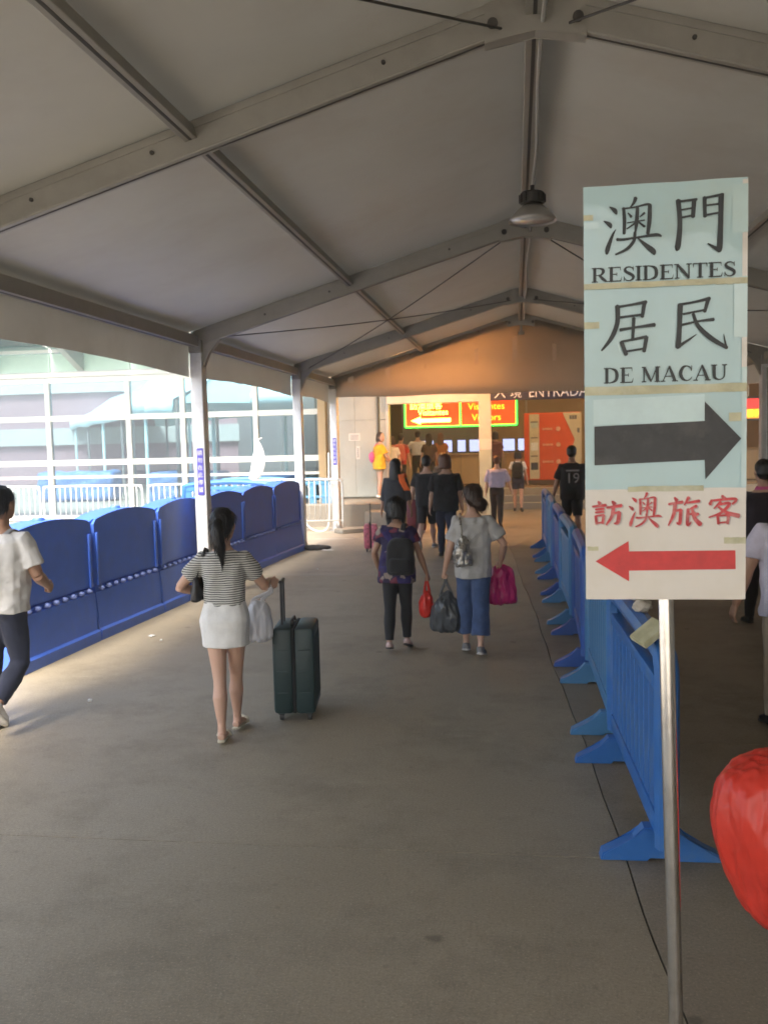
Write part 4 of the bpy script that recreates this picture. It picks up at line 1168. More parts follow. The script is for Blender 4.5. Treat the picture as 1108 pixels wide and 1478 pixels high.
for x0, x1 in ((-19.6, -17.3), (-17.28, -14.85), (-14.83, -12.6), (-12.58, -10.3), (-10.28, -8.0), (-7.98, -4.3)):
    b = MB(); b.box(((x0 + x1) / 2, -0.05, 4.32), (x1 - x0, 0.08, 0.50), bev=0.01); b.build('fascia_panel', [M_FASC], gf)
    b = MB(); b.box(((x0 + x1) / 2, -1.2, 4.95), (x1 - x0 - 0.05, 3.1, 0.03), rx=R(-12)); b.build('awning_pane', [G_TEAL], gf)
    b = MB(); b.box(((x0 + x1) / 2, -0.03, 4.75), (x1 - x0, 0.06, 0.30)); b.build('upper_panel', [M_MULL], gf)
for x in (-16.9, -14.2, -11.7, -9.15, -6.7):
    b = MB(); b.prism([(x - 0.09, -0.1, 4.08), (x - 0.09, -0.1, 4.75), (x - 0.09, -2.8, 5.36), (x - 0.09, -2.8, 5.24)], (0.18, 0, 0)); b.build('bracket', [M_BRK], gf)

# things behind the glass
M_CYANR = mat('canopy_cyan', (0.50, 0.78, 0.86), 0.5, var=0.05)
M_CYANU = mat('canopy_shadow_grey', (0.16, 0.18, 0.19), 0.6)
M_MAROON = mat('maroon_render', (0.26, 0.17, 0.20), 0.7, var=0.06)
M_GREYB = mat('grey_band', (0.36, 0.40, 0.40), 0.7)
def canopy(loc, rz, L, W, ze, zr, label, nseg=5):
    o = empty('canopy_tent', label, 'tent', loc, rz)
    for sgn in (-1, 1):
        b = MB(); rings = []
        for i in range(17):
            t = i / 16; y = L * t
            sg_ = 0.22 * math.sin(PI * ((t * nseg) % 1.0))
            rings.append([(0, y, zr), (sgn * W * 0.5, y, (zr + ze) / 2 - 0.12), (sgn * W, y, ze), (sgn * (W + 0.02), y, ze - 0.42 + sg_ * 0.5), (sgn * (W + 0.05), y, ze - 0.42 + sg_ * 0.5), (sgn * (W + 0.03), y, ze + 0.03), (sgn * W * 0.5, y, (zr + ze) / 2 - 0.09), (0, y, zr + 0.03)])
        b.loft(rings); b.build('roof_side', [M_CYANR], o, smooth=True)
    for i in range(nseg + 1):
        y = L * i / nseg + (0.05 if i == 0 else -0.05 if i == nseg else 0)
        for sgn in (-1, 1):
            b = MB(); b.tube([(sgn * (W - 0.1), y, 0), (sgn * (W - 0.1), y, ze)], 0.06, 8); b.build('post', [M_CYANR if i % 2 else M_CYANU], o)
    b = MB(); b.prism([(-W + .1, 0.04, ze - 0.1), (W - .1, 0.04, ze - 0.1), (0, 0.04, zr - 0.05)], (0, 0.03, 0)); b.build('gable', [M_CYANR], o)
    return o
canopy((-8.3, 27.6, 0), R(33), 44, 2.0, 3.35, 4.6, 'long pale cyan canopy seen through the glass, running back to the left', 9)
canopy((-5.2, 28.4, 0), R(62), 8, 1.8, 3.5, 5.2, 'shorter pale cyan canopy tent behind the glass near the end post', 2)
mb_ = empty('far_building', 'dull maroon building with grey bands far behind the glass', 'building', (-22, 52, 0))
b = MB(); b.box((0, 0, 5), (44, 8, 10)); b.build('wall', [M_MAROON], mb_)
for z in (2.6, 5.4, 8.4):
    b = MB(); b.box((0, -4.1, z), (44.2, 0.3, 0.9)); b.build('band', [M_GREYB], mb_)
for x, y, w, lab in ((-11.0, 30.5, 2.6, 'blue tarpaulin covered stack behind the glass, left of the posts'), (-7.2, 26.8, 1.6, 'blue tarpaulin covered stack behind the glass near the closed banner'), (-16.2, 33, 3.0, 'blue tarpaulin covered stack behind the glass at the far left')):
    b = MB(); b.box((0, 0, 0.55), (w, 1.0, 1.1), bev=0.12); me = remesh(b, 0.07, 3, 0.06, (2, 2, 3), w)
    o = link('tarpaulin_stack', me, mat('tarp_blue', (0.09, 0.20, 0.45), 0.45, var=0.15)); o.location = (x, y, 0); tag(o, lab, 'stack', 'tarpaulin stacks behind the glass')
dk = empty('low_hall', 'low dark grey hall standing behind the pale cyan canopies', 'building', (-6.0, 33.5, 0), R(33))
M_DKH = mat('dark_hall_grey', (0.14, 0.155, 0.165), 0.7, var=0.15)
b = MB(); b.box((2.2, 20, 1.7), (3.0, 46, 3.4)); b.build('wall', [M_DKH], dk)
for i in range(10):
    b = MB(); b.box((0.66, 1 + 4.4 * i, 1.6), (0.1, 0.5, 3.2)); b.build('pilaster', [M_CYANU], dk)
# dark columns behind the right panes
for x, y, m, lab in ((-5.75, 26.0, M_CYANU, 'dark column behind the glass beside the closed banner'), (-5.1, 25.6, M_BRK, 'grey column behind the glass next to the end post')):
    b = MB(); b.box((0, 0, 1.8), (0.32, 0.3, 3.6), bev=0.02); o = b.build('column', [m]); o.location = (x, y, 0); tag(o, lab, 'column')

# closed white banner on a leaning pole
bn = empty('banner', 'closed white feather banner on a leaning pole in front of the glass', 'banner', (-6.0, 20.4, 0))
b = MB(); b.tube(catmull([(-0.12, 0, 0.02), (0.0, 0, 0.7), (0.1, 0, 1.4), (0.24, 0, 2.0), (0.36, 0, 2.12)], 4), 0.014, 6); b.build('pole', [M_RAIL], bn, smooth=True)
b = MB(); b.loft([[(0.03 + t * 0.2, -0.012, 1.2 + 0.9 * t), (0.03 + t * 0.2 + 0.30 * math.sin(PI * min(1, t * 0.75 + 0.2)), -0.02 + 0.02 * math.sin(9 * t), 1.12 + 0.95 * t), (0.03 + t * 0.2 + 0.30 * math.sin(PI * min(1, t * 0.75 + 0.2)), 0.0 + 0.02 * math.sin(9 * t), 1.12 + 0.95 * t), (0.03 + t * 0.2, 0.012, 1.2 + 0.9 * t)] for t in [i / 10 for i in range(11)]]); b.build('cloth', [mat('banner_white', (0.8, 0.8, 0.8), 0.7)], bn, smooth=True)
b = MB(); b.lathe((-0.12, 0, 0), [(0, 0), (0.2, 0), (0.2, 0.04), (0, 0.05)], 14); b.build('base', [M_DARKP], bn)

# white hose, litter
M_HOSE = mat('white_hose', (0.72, 0.71, 0.68), 0.4)
b = MB(); b.tube(catmull([(-4.12, 20.38, 1.75), (-4.13, 20.37, 1.0), (-4.14, 20.36, 0.35), (-4.2, 20.3, 0.05), (-4.42, 20.25, 0.02), (-4.7, 20.6, 0.12), (-4.85, 20.9, 0.3), (-5.3, 20.9, 0.28), (-6.0, 21.0, 0.3)], 6), 0.018, 8)
o = b.build('hose', [M_HOSE], smooth=True); tag(o, 'white hose looping down from the end post to the floor', 'hose')
b = MB(); b.tube([(-3.98, 20.72, 0), (-3.98, 20.72, 3.0)], 0.045, 12); b.build('drain_pipe', [M_STEEL], tent, smooth=True)
M_LIT = mat('litter_white', (0.7, 0.69, 0.66), 0.7)
for i, (x, y, s, lab) in enumerate(((-3.34, 6.8, 0.022, 'tiny white crumb of litter on the floor by the white trainers'), (-3.80, 9.2, 0.04, 'scrap of white paper on the floor at the foot of the blue barriers'), (-3.62, 9.0, 0.02, 'second tiny paper scrap near the foot of the blue barriers'),
        (-3.45, 16.7, 0.12, 'flattened white paper on the floor beside the second post'), (-3.1, 14.2, 0.02, 'white speck of litter near the pale floor joint'))):
    b = MB(); b.ell((0, 0, 0.012), (s, s * 0.7, 0.012 if s < 0.1 else 0.008), 10, 6)
    for v in b.bm.verts: v.co += Vector((noise.noise(v.co * 60 + Vector((i, 0, 0))), noise.noise(v.co * 60 + Vector((0, i, 9))), 0)) * s * 0.4
    o = b.build('litter', [M_LIT]); o.location = (x, y, 0.0); o.rotation_euler = (0, 0, i); tag(o, lab, 'litter')
b = MB(); b.ell((0, 0, 0.04), (0.24, 0.13, 0.05)); b.ell((0.18, 0.08, 0.03), (0.12, 0.09, 0.04)); me = remesh(b, 0.018, 2, 0.02, (14, 14, 14))
o = link('dark_rag', me, mat('rag', (0.04, 0.038, 0.036), 0.9)); o.location = (-3.72, 16.85, 0); tag(o, 'dark rag lying at the foot of the second post', 'rag')
# ------------------------------------------------------------------ people
SKIN = {'a': mat('skin_light', (0.56, 0.34, 0.245), 0.5, var=0.05, sss=0.06, bump=0.03), 'b': mat('skin_tan', (0.42, 0.24, 0.16), 0.5, var=0.05, sss=0.06, bump=0.03), 'c': mat('skin_dark', (0.27, 0.15, 0.10), 0.5, var=0.05, sss=0.05, bump=0.03)}
HAIR = {'k': mat('hair_black', (0.012, 0.010, 0.010), 0.38, var=0.4, scale=40, stretch=(1, 1, 0.12), bump=0.6, bscale=110), 'b': mat('hair_brown', (0.045, 0.024, 0.015), 0.4, var=0.4, scale=40, stretch=(1, 1, 0.12), bump=0.6, bscale=110),
        'r': mat('hair_reddish', (0.11, 0.04, 0.02), 0.4, var=0.4, scale=40, stretch=(1, 1, 0.12), bump=0.6, bscale=110)}
M_EYE = mat('eye_dark', (0.02, 0.015, 0.012), 0.2)
M_EYEW = mat('eye_white', (0.75, 0.73, 0.70), 0.3)
M_LIP = mat('lips', (0.40, 0.12, 0.10), 0.5)
def cloth(name, c, rough=0.85, var=0.1, dirt=None, amt=0.3, stretch=(1, 1, 1)):
    return mat('cloth_' + name, c, rough, var=var, scale=14, bump=0.25, bscale=260, dirt=dirt, dirt_scale=5, dirt_amt=amt, sheen=0.15, stretch=stretch)
SOLE = mat('sole_white', (0.62, 0.60, 0.57), 0.6)

def ik(S, Tg, l1, l2, pole):
    d = Tg - S
    D = min(d.length, (l1 + l2) * 0.999)
    n = d.normalized()
    a = math.acos(max(-1, min(1, (l1 * l1 + D * D - l2 * l2) / (2 * l1 * D))))
    p = (pole - n * pole.dot(n)).normalized()
    E = S + n * (l1 * math.cos(a)) + p * (l1 * math.sin(a))
    W = E + (S + n * D - E).normalized() * l2
    return E, W

F_RINGS = [(.450, .060, .055, 0), (.470, .092, .070, -.004), (.515, .101, .074, -.008), (.555, .093, .066, -.004), (.600, .079, .056, 0), (.635, .075, .053, .002), (.680, .081, .058, .003), (.720, .088, .064, .004), (.755, .094, .064, .002), (.775, .097, .058, -.001), (.794, .092, .050, -.003), (.810, .074, .042, -.004), (.826, .048, .036, -.003), (.842, .034, .033, 0), (.87, .030, .032, .006)]
M_RINGS = [(.450, .058, .055, 0), (.470, .086, .066, -.004), (.515, .093, .070, -.006), (.555, .088, .064, -.003), (.600, .083, .059, 0), (.635, .083, .058, .002), (.680, .089, .062, .003), (.720, .098, .067, .003), (.755, .106, .067, 0), (.775, .110, .062, -.001), (.795, .104, .054, -.003), (.812, .083, .046, -.004), (.829, .053, .040, -.002), (.845, .038, .036, 0), (.875, .034, .035, .006)]

def person(label, loc, H, heading=0, sex='f', L=(15, 5, 0, 2), Rr=(-15, 20, 25, 2), armL=None, armR=None, lean=3, turn=0, nod=0, skin='a', hair='k', hstyle='short', top=None, bottom=None, shoes=None, vox=0.010, width=1.0, group=None, seed=1.0, grip='', face=False, floorz=0.0, twist=0.0, handdir=None):
    root = empty('person', label, 'person', (loc[0], loc[1], floorz), R(heading), group)
    RG = F_RINGS if sex == 'f' else M_RINGS
    sw = (0.092 if sex == 'f' else 0.108) * (0.6 + 0.4 * width)
    seg = 18
    # legs
    hipx = 0.047
    L1, L2 = 0.245, 0.232
    legs = {}
    for sd, (th, kn, fp, spl) in (('L', L), ('R', Rr)):
        sx = -1 if sd == 'L' else 1
        hip = Vector((sx * hipx, 0, 0.49))
        a, s_ = R(th), R(spl) * sx
        k = hip + L1 * Vector((math.sin(s_), math.sin(a), -math.cos(a)))
        a2 = R(th - kn)
        an = k + L2 * Vector((math.sin(s_) * 0.6, math.sin(a2), -math.cos(a2)))
        f = R(fp)
        fd = Vector((0.10 * sx, math.cos(f), -math.sin(f))).normalized()
        fu = Vector((0, math.sin(f), math.cos(f)))
        heel = an - fd * 0.028 - fu * 0.034
        toe = an + fd * 0.100 - fu * 0.040
        if fp > 12:                                      # heel lifted: toes stay flatter
            toe = an + fd * 0.082 - fu * 0.040 + Vector((0, 0.022, 0.0))
        legs[sd] = (hip, k, an, heel, toe, fd, fu)
    low = min(min(l[3].z, l[4].z) for l in legs.values()) - 0.006
    dz = -low
    ln = math.tan(R(lean))
    def T(x, y, z):
        t = max(0.0, z - 0.52)
        ang = R(twist) * min(1, t / 0.3)
        ca, sa = math.cos(ang), math.sin(ang)
        return Vector(((x * ca - y * sa) * H, ((x * sa + y * ca) + t * ln) * H, (z + dz) * H))
    def G(v): return Vector((v.x * H, v.y * H, (v.z + dz) * H))
    def ring(z, hw, hd, yo, gap=0.0):
        out = []
        for j in range(seg):
            a = 2 * PI * j / seg
            c, s_ = math.cos(a), math.sin(a)
            e = 0.80
            x = math.copysign(abs(c) ** e, c) * (hw * width + gap)
            y = math.copysign(abs(s_) ** e, s_) * (hd * (0.5 + 0.5 * width) + gap) + yo
            if z > 0.54 and s_ < -0.4 and z < 0.8: y += 0.006 * (1 - abs(c) * 1.5) if abs(c) < 0.6 else 0   # spine hollow
            out.append(T(x, y, z))
        return out
    def torso(b, z0=0.45, gap=0.0, zt=1.0, loose=0.0, hem=None):
        rg = []
        zs = [r for r in RG if z0 - 1e-6 <= r[0] <= zt]
        def at(z):
            for a, c in zip(RG, RG[1:]):
                if a[0] <= z <= c[0]:
                    t = (z - a[0]) / (c[0] - a[0])
                    return [a[i] + (c[i] - a[i]) * t for i in range(4)]
            return list(RG[0] if z < RG[0][0] else RG[-1])
        lst = ([[z0] + at(z0)[1:]] if not zs or zs[0][0] - z0 > 0.005 else []) + [list(r) for r in zs]
        if z0 < RG[0][0]:
            lst[0] = [z0, 0.098, 0.072, -.004]
            lst[1:3] = [[0.48, 0.099, 0.074, -.004]]
        for z, hw, hd, yo in lst:
            if loose and z < 0.78:
                hw = max(hw, loose); hd = max(hd, loose * 0.68)
            if hem and z < 0.62:
                hw += hem * (0.62 - z) * 1.0; hd += hem * (0.62 - z) * 0.8
            g_ = gap if z < 0.81 else gap * 0.6
            rg.append(ring(z, hw, hd, yo, g_))
        b.loft(rg)
    # arms
    arms = {}
    for sd, spec in (('L', armL), ('R', armR)):
        sx = -1 if sd == 'L' else 1
        S = T(sx * sw, -0.002, 0.786)
        if spec is None:
            spec = ((sx * 0.17, 0.03, 0.45), (sx * 0.3, -1, 0))
        tg, pole = spec
        tg = Vector(tg); tg = Vector((tg.x * H, tg.y * H, (tg.z) * H))
        E, W = ik(S, tg, 0.170 * H, 0.148 * H, Vector(pole))
        d = (W - E).normalized()
        if handdir and sd in handdir: d = Vector(handdir[sd]).normalized()
        arms[sd] = (S, E, W, d, sx)
    hv = max(0.006, vox * 0.75)
    b = MB()
    torso(b)
    # head
    hc = T(0, 0.012, 0.87)
    HR = Matrix.Rotation(R(turn), 4, 'Z') @ Matrix.Rotation(R(-nod), 4, 'X')
    HS = 1.12
    def hp(x, y, z): return hc + (HR @ Vector((x * H * HS, y * H * HS, (z - 0.87) * H * HS)))
    b.tube([T(0, 0.0, 0.82), T(0, 0.006, 0.855), hp(0, 0.008, 0.895)], [0.034 * H, 0.030 * H, 0.031 * H], 14)
    b.ell(hp(0, 0.006, 0.942), (0.04760 * H, 0.06048 * H, 0.06160 * H), 18, 12, mt=HR)
    b.loft([[hp(0.030 * math.cos(2 * PI * j / 12) * s_, 0.030 + 0.030 * math.sin(2 * PI * j / 12) * s_ * 1.0 + oy, z) for j in range(12)] for z, s_, oy in ((0.868, 0.55, 0.008), (0.876, 0.85, 0.004), (0.90, 1.15, 0.0), (0.93, 1.28, -0.002), (0.95, 1.2, -0.004))])
    b.loft([[hp(0.007 * math.cos(2 * PI * j / 8), 0.056 + oy + 0.009 * math.sin(2 * PI * j / 8), z) for j in range(8)] for z, oy in ((0.905, 0.010), (0.912, 0.012), (0.925, 0.006), (0.938, 0.0))])
    for sx in (-1, 1):
        b.ell(hp(sx * 0.0435, 0.006, 0.925), (0.00560 * H, 0.01232 * H, 0.01904 * H), 8, 6, mt=HR)
    # arms + hands
    hands = {}
    for sd, (S, E, W, d, sx) in arms.items():
        up1 = S + (E - S) * 0.35
        inn = T(sx * sw * 0.55, -0.002, 0.785)
        k_ = 1.0 if sex == 'f' else 1.18
        b.tube([inn, S, up1, S + (E - S) * 0.7, E], [0.032 * H, 0.0335 * H * k_, 0.029 * H * k_, 0.0255 * H * k_, 0.0215 * H * k_], 12)
        b.tube([E - (W - E) * 0.05, E + (W - E) * 0.25, E + (W - E) * 0.6, W], [0.0215 * H * k_, 0.0235 * H * k_, 0.0195 * H * k_, 0.0145 * H * k_], 12)
        n = Vector((-sx, 0.25, 0)); n = (n - d * n.dot(d)).normalized()       # palm normal
        if sd + 'f' in grip: n = Vector((0, 0, -1)); n = (n - d * n.dot(d)).normalized()
        w = d.cross(n)                                                        # across the palm
        fwd_ = w if w.y > 0 else -w                                          # thumb side = front
        P0 = W + d * 0.010 * H; P1 = W + d * 0.052 * H
        b.tube([W - d * 0.01 * H, P0, (P0 + P1) / 2, P1], [(0.0125 * H, 0.0125 * H), (0.018 * H, 0.011 * H), (0.0235 * H, 0.0105 * H), (0.0225 * H, 0.0085 * H)], 12, ref=fwd_)
        gr = sd in grip
        for q, ln_ in zip((1.5, 0.5, -0.5, -1.5), (0.034, 0.039, 0.036, 0.028)):
            bp = P1 - d * 0.006 * H + fwd_ * (q * 0.0122 * H)
            pts = [bp - d * 0.008 * H, bp]
            ang = R(10)
            dirv = d
            for i, (fl, bend) in enumerate(zip((0.45, 0.32, 0.26), (75, 80, 45) if gr else (14, 22, 16))):
                ang += R(bend)
                dirv = d * math.cos(ang) + n * math.sin(ang) + fwd_ * (q * 0.05)
                pts.append(pts[-1] + dirv.normalized() * (ln_ * fl * 1.25 * H))
            b.tube(pts, [0.0056 * H, 0.0056 * H, 0.0053 * H, 0.0050 * H, 0.0042 * H], 8)
        tb = W + d * 0.018 * H + fwd_ * 0.012 * H
        t1 = tb + (d * 0.55 + fwd_ * 0.75 + n * 0.35).normalized() * 0.022 * H
        t2 = t1 + ((d * 0.85 + fwd_ * 0.35 + n * 0.35) if not gr else (d * 0.5 - fwd_ * 0.1 + n * 0.85)).normalized() * 0.018 * H
        t3 = t2 + ((d * 0.95 + fwd_ * 0.1 + n * 0.3) if not gr else (d * 0.1 - fwd_ * 0.5 + n * 0.8)).normalized() * 0.014 * H
        b.tube([tb - d * 0.004 * H, tb, t1, t2, t3], [0.0095 * H, 0.0095 * H, 0.0068 * H, 0.006 * H, 0.0045 * H], 8)
        hands[sd] = P1 + n * (0.018 * H) - d * 0.004 * H
    # legs + feet
    for sd, (hip, k, an, heel, toe, fd, fu) in legs.items():
        sx = -1 if sd == 'L' else 1
        f_ = 1.0 if sex == 'f' else 0.97
        sh = (an - k).normalized()
        back = Vector((0, -1, 0)); back = (back - sh * back.dot(sh)).normalized()
        h2 = hip + Vector((0, -0.004, 0.0))
        b.tube([G(h2 + Vector((0, 0, 0.03))), G(h2 + (k - h2) * 0.12), G(h2 + (k - h2) * 0.45), G(h2 + (k - h2) * 0.8), G(k)], [0.050 * H * f_, 0.051 * H * f_, 0.043 * H * f_, 0.034 * H, 0.0305 * H], 14)
        b.tube([G(k - sh * 0.01), G(k + sh * 0.04 + back * 0.003), G(k + sh * 0.08 + back * 0.008), G(k + sh * 0.135 + back * 0.005), G(k + sh * 0.19), G(an)], [0.030 * H, 0.0295 * H, 0.0335 * H * (1 if sex == 'f' else 1.06), 0.0275 * H, 0.0195 * H, 0.0185 * H], 14)
        b.tube([G(heel + fu * 0.016), G(heel + fu * 0.018 + fd * 0.022), G(heel * 0.55 + toe * 0.45 + fu * 0.020), G(heel * 0.22 + toe * 0.78 + fu * 0.013), G(toe + fu * 0.008)], [(0.016 * H, 0.014 * H), (0.020 * H, 0.018 * H), (0.021 * H, 0.018 * H), (0.0245 * H, 0.0115 * H), (0.016 * H, 0.007 * H)], 12, ref=Vector((1, 0, 0)))
        b.tube([G(an + (k - an) * 0.1), G(an - fu * 0.02)], [0.019 * H, 0.021 * H], 10)
    me = remesh(b, hv, 3, name='body')
    link('body', me, SKIN[skin], root)
    # face details
    if face or vox <= 0.0105:
        for sx in (-1, 1):
            b = MB(); b.ell(hp(sx * 0.0175, 0.052, 0.932), (0.00840 * H, 0.00504 * H, 0.00426 * H), 10, 6, mt=HR); b.ell(hp(sx * 0.0175, 0.0558, 0.932), (0.00358 * H, 0.00168 * H, 0.00370 * H), 8, 6, mi=1, mt=HR)
            b.build('eye', [M_EYEW, M_EYE], root, smooth=True)
        b = MB(); b.ell(hp(0, 0.0635, 0.8945), (0.01400 * H, 0.00448 * H, 0.00392 * H), 10, 6, mt=HR); b.build('mouth', [M_LIP], root, smooth=True)
        b = MB()
        for sx in (-1, 1): b.tube([hp(sx * 0.008, 0.0585, 0.943), hp(sx * 0.018, 0.057, 0.946), hp(sx * 0.028, 0.051, 0.942)], 0.0022 * H, 6)
        b.build('eyebrow', [HAIR[hair]], root, smooth=True)
    # hair
    b = MB()
    if hstyle == 'short':
        b.ell(hp(0, -0.004, 0.953), (0.05376 * H, 0.06440 * H, 0.05488 * H), 18, 12, mt=HR)
        b.ell(hp(0, -0.022, 0.925), (0.04928 * H, 0.04256 * H, 0.04480 * H), 14, 10, mt=HR)
    elif hstyle == 'bob':
        b.ell(hp(0, -0.008, 0.950), (0.06048 * H, 0.06944 * H, 0.06048 * H), 18, 12, mt=HR)
        b.loft([[hp(0.054 * s_ * math.cos(2 * PI * j / 16), -0.020 + 0.046 * s_ * math.sin(2 * PI * j / 16), z) for j in range(16)] for z, s_ in ((0.866, 1.02), (0.88, 1.10), (0.91, 1.08), (0.945, 1.0))])
    elif hstyle in ('pony', 'lowpony'):
        b.ell(hp(0, -0.006, 0.952), (0.05600 * H, 0.06720 * H, 0.05712 * H), 18, 12, mt=HR)
        b.ell(hp(0, -0.026, 0.925), (0.05040 * H, 0.04256 * H, 0.04928 * H), 14, 10, mt=HR)
        if hstyle == 'pony':
            b.tube(catmull([hp(0, -0.058, 0.945), hp(0.002, -0.082, 0.925), hp(0.006, -0.090, 0.885), hp(0.012, -0.084, 0.84), hp(0.016, -0.074, 0.80), hp(0.017, -0.068, 0.775)], 3), [0.020 * H + 0.010 * H * math.sin(PI * min(1, i / 11)) - 0.016 * H * max(0, (i - 8) / 7) for i in range(16)], 12)
    elif hstyle == 'long':
        b.ell(hp(0, -0.006, 0.951), (0.05824 * H, 0.06776 * H, 0.05936 * H), 18, 12, mt=HR)
        b.loft([[hp(0.052 * s_ * math.cos(2 * PI * j / 16), -0.034 + oy + 0.034 * s_ * math.sin(2 * PI * j / 16), z) for j in range(16)] for z, s_, oy in ((0.77, 0.75, -0.012), (0.80, 1.0, -0.012), (0.85, 1.08, -0.006), (0.90, 1.05, 0.0), (0.945, 0.96, 0.008))])
    elif hstyle == 'bun':
        b.ell(hp(0, -0.006, 0.951), (0.06048 * H, 0.07168 * H, 0.05992 * H), 18, 12, mt=HR)
        b.ell(hp(0, -0.030, 0.922), (0.05488 * H, 0.04480 * H, 0.05040 * H), 14, 10, mt=HR)
        b.ell(hp(0.022, -0.056, 0.895), (0.04928 * H, 0.03808 * H, 0.03808 * H), 14, 10, mt=HR)
        b.ell(hp(0.034, -0.046, 0.872), (0.03360 * H, 0.02912 * H, 0.02464 * H), 14, 10, mt=HR)
    me = remesh(b, max(0.007, vox * 0.8), 2, 0.0035, (70, 70, 9), seed, 'hair')
    ho = link('hair', me, HAIR[hair], root)
    if vox <= 0.0092:                                    # loose strands that break the outline
        rg_ = random.Random(int(seed * 10))
        b = MB()
        for _ in range(330):
            v_ = me.vertices[rg_.randrange(len(me.vertices))]
            p_, n_ = v_.co.copy(), v_.normal.copy()
            if p_.y > hc.y + 0.045 * H: continue
            tdir = Vector((rg_.uniform(-.25, .25), rg_.uniform(-.3, .1), -1)); tdir = (tdir - n_ * tdir.dot(n_))
            if tdir.length < 0.2: continue
            tdir.normalize(); l_ = rg_.uniform(0.03, 0.075); o_ = rg_.uniform(0.001, 0.007)
            b.tube([p_ - n_ * 0.001, p_ + tdir * l_ * 0.35 + n_ * 0.003, p_ + tdir * l_ * 0.7 + n_ * o_ + Vector((0, 0, -0.003)), p_ + tdir * l_ + n_ * o_ * 0.8 + Vector((rg_.uniform(-.006, .006), 0, -0.008))], [0.0012, 0.0013, 0.0010, 0.0004], 3, caps=False)
        so_ = b.build('loose_hair', [HAIR[hair]], ho, smooth=True); so_['kind'] = 'stuff'
    cv = max(0.0085, vox)
    # bottom garment
    def leg_tube(b, sd, frac, gap, flare=1.0, top_r=0.054):
        hip, k, an, heel, toe, fd, fu = legs[sd]
        chain = [hip + Vector((0, -0.003, 0.035)), hip + (k - hip) * 0.12, hip + (k - hip) * 0.5, k + Vector((0, -0.002, 0)), k + (an - k) * 0.36 + Vector((0, -0.0075, 0)), k + (an - k) * 0.75 + Vector((0, -0.002, 0)), an + (an - k) * 0.03]
        rad = [top_r - 0.001, top_r, 0.047, 0.0345, 0.0365, 0.0275, 0.0235]
        lens = [0]
        for a, c in zip(chain, chain[1:]): lens.append(lens[-1] + (c - a).length)
        tot = lens[-1] * frac
        P, Q = [], []
        for i, (p, r, l) in enumerate(zip(chain, rad, lens)):
            if l <= tot: P.append(p); Q.append(r)
            else:
                t = (tot - lens[i - 1]) / (l - lens[i - 1])
                P.append(chain[i - 1] + (p - chain[i - 1]) * t); Q.append(rad[i - 1] + (r - rad[i - 1]) * t); break
        n = len(P)
        out = []
        for i, r in enumerate(Q):
            t = i / max(1, n - 1)
            rr = r * H + gap
            if flare > 1: rr = max(rr, (0.052 * (1 - t) + 0.045 * flare * t) * H)
            out.append(rr)
        b.tube([G(p) for p in P], out, 16)
    if bottom:
        kind, m = bottom[0], bottom[1]
        bo = bottom[2] if len(bottom) > 2 else {}
        b = MB()
        gap = bo.get('gap', 0.008)
        if kind in ('trousers', 'leggings', 'shorts'):
            torso(b, 0.45, gap, bo.get('waist', 0.61))
            for sd in 'LR':
                leg_tube(b, sd, bo.get('len', 0.99 if kind != 'shorts' else 0.40), gap, bo.get('flare', 1.0))
        else:                                            # skirt
            hem = bo.get('hem', 0.36); wst = bo.get('waist', 0.63)
            th = []
            for sd in 'LR':
                hip, k = legs[sd][0], legs[sd][1]
                t = min(1, max(0, (hip.z - hem) / max(0.02, hip.z - k.z)))
                th.append(hip + (k - hip) * t)
            cx = (th[0].x + th[1].x) / 2; cy = (th[0].y + th[1].y) / 2
            hw = abs(th[0].x - th[1].x) / 2 + 0.046; hd = abs(th[0].y - th[1].y) / 2 + 0.048
            fl = bo.get('flare', 0.0)
            rg = []
            for i in range(5):
                t = i / 4
                z = hem + (0.47 - hem) * t
                w_ = (hw + fl) * (1 - t) + 0.096 * t; d_ = (hd + fl) * (1 - t) + 0.074 * t
                rg.append(ring(z, w_ / width ** 0.5, d_, cy * (1 - t) - 0.004, gap))
            for r in RG:
                if 0.49 < r[0] <= wst: rg.append(ring(r[0], r[1], r[2], r[3], gap))
            b.loft(rg)
        me = remesh(b, cv, 4, bo.get('fold', 0.006), bo.get('ff', (11, 11, 7)), seed + 3, kind, 0.5 if bo.get('fold', 0.006) > 0.003 else 0)
        link(kind, me, m, root)
        if 'belt' in bo:
            b = MB(); b.loft([ring(z, 0.087, 0.062, 0, gap + 0.004) for z in (0.590, 0.605)]); b.build('belt', [bo['belt']], root, smooth=True)
    # top garment
    if top:
        m = top[0]; to = top[1] if len(top) > 1 else {}
        b = MB()
        gap = to.get('gap', 0.010)
        torso(b, to.get('hem', 0.50), gap, to.get('neck', 0.826), to.get('loose', 0.0), to.get('flare'))
        sf = to.get('sleeve', 0.6)
        for sd, (S, E, W, d, sx) in arms.items():
            inn = T(sx * sw * 0.45, -0.002, 0.78)
            fl = to.get('sflare', 1.15)
            if sf <= 1.0:
                end = S + (E - S) * sf
                b.tube([inn, S + Vector((0, 0, 0.0)), S + (E - S) * sf * 0.5, end], [0.036 * H + gap * 0.4, 0.0365 * H + gap * 0.7, (0.033 * H + gap) * (1 + (fl - 1) * 0.5), (0.030 * H + gap) * fl], 14)
            else:
                end = E + (W - E) * (sf - 1)
                b.tube([inn, S, (S + E) / 2, E, end], [0.036 * H + gap * 0.4, 0.0365 * H + gap * 0.7, 0.031 * H + gap, 0.026 * H + gap, (0.022 * H + gap) * fl], 14)
        me = remesh(b, cv, 4, to.get('fold', 0.006), to.get('ff', (10, 10, 8)), seed, to.get('name', 'shirt'), 0.8)
        so = link(to.get('name', 'shirt'), me, m, root)
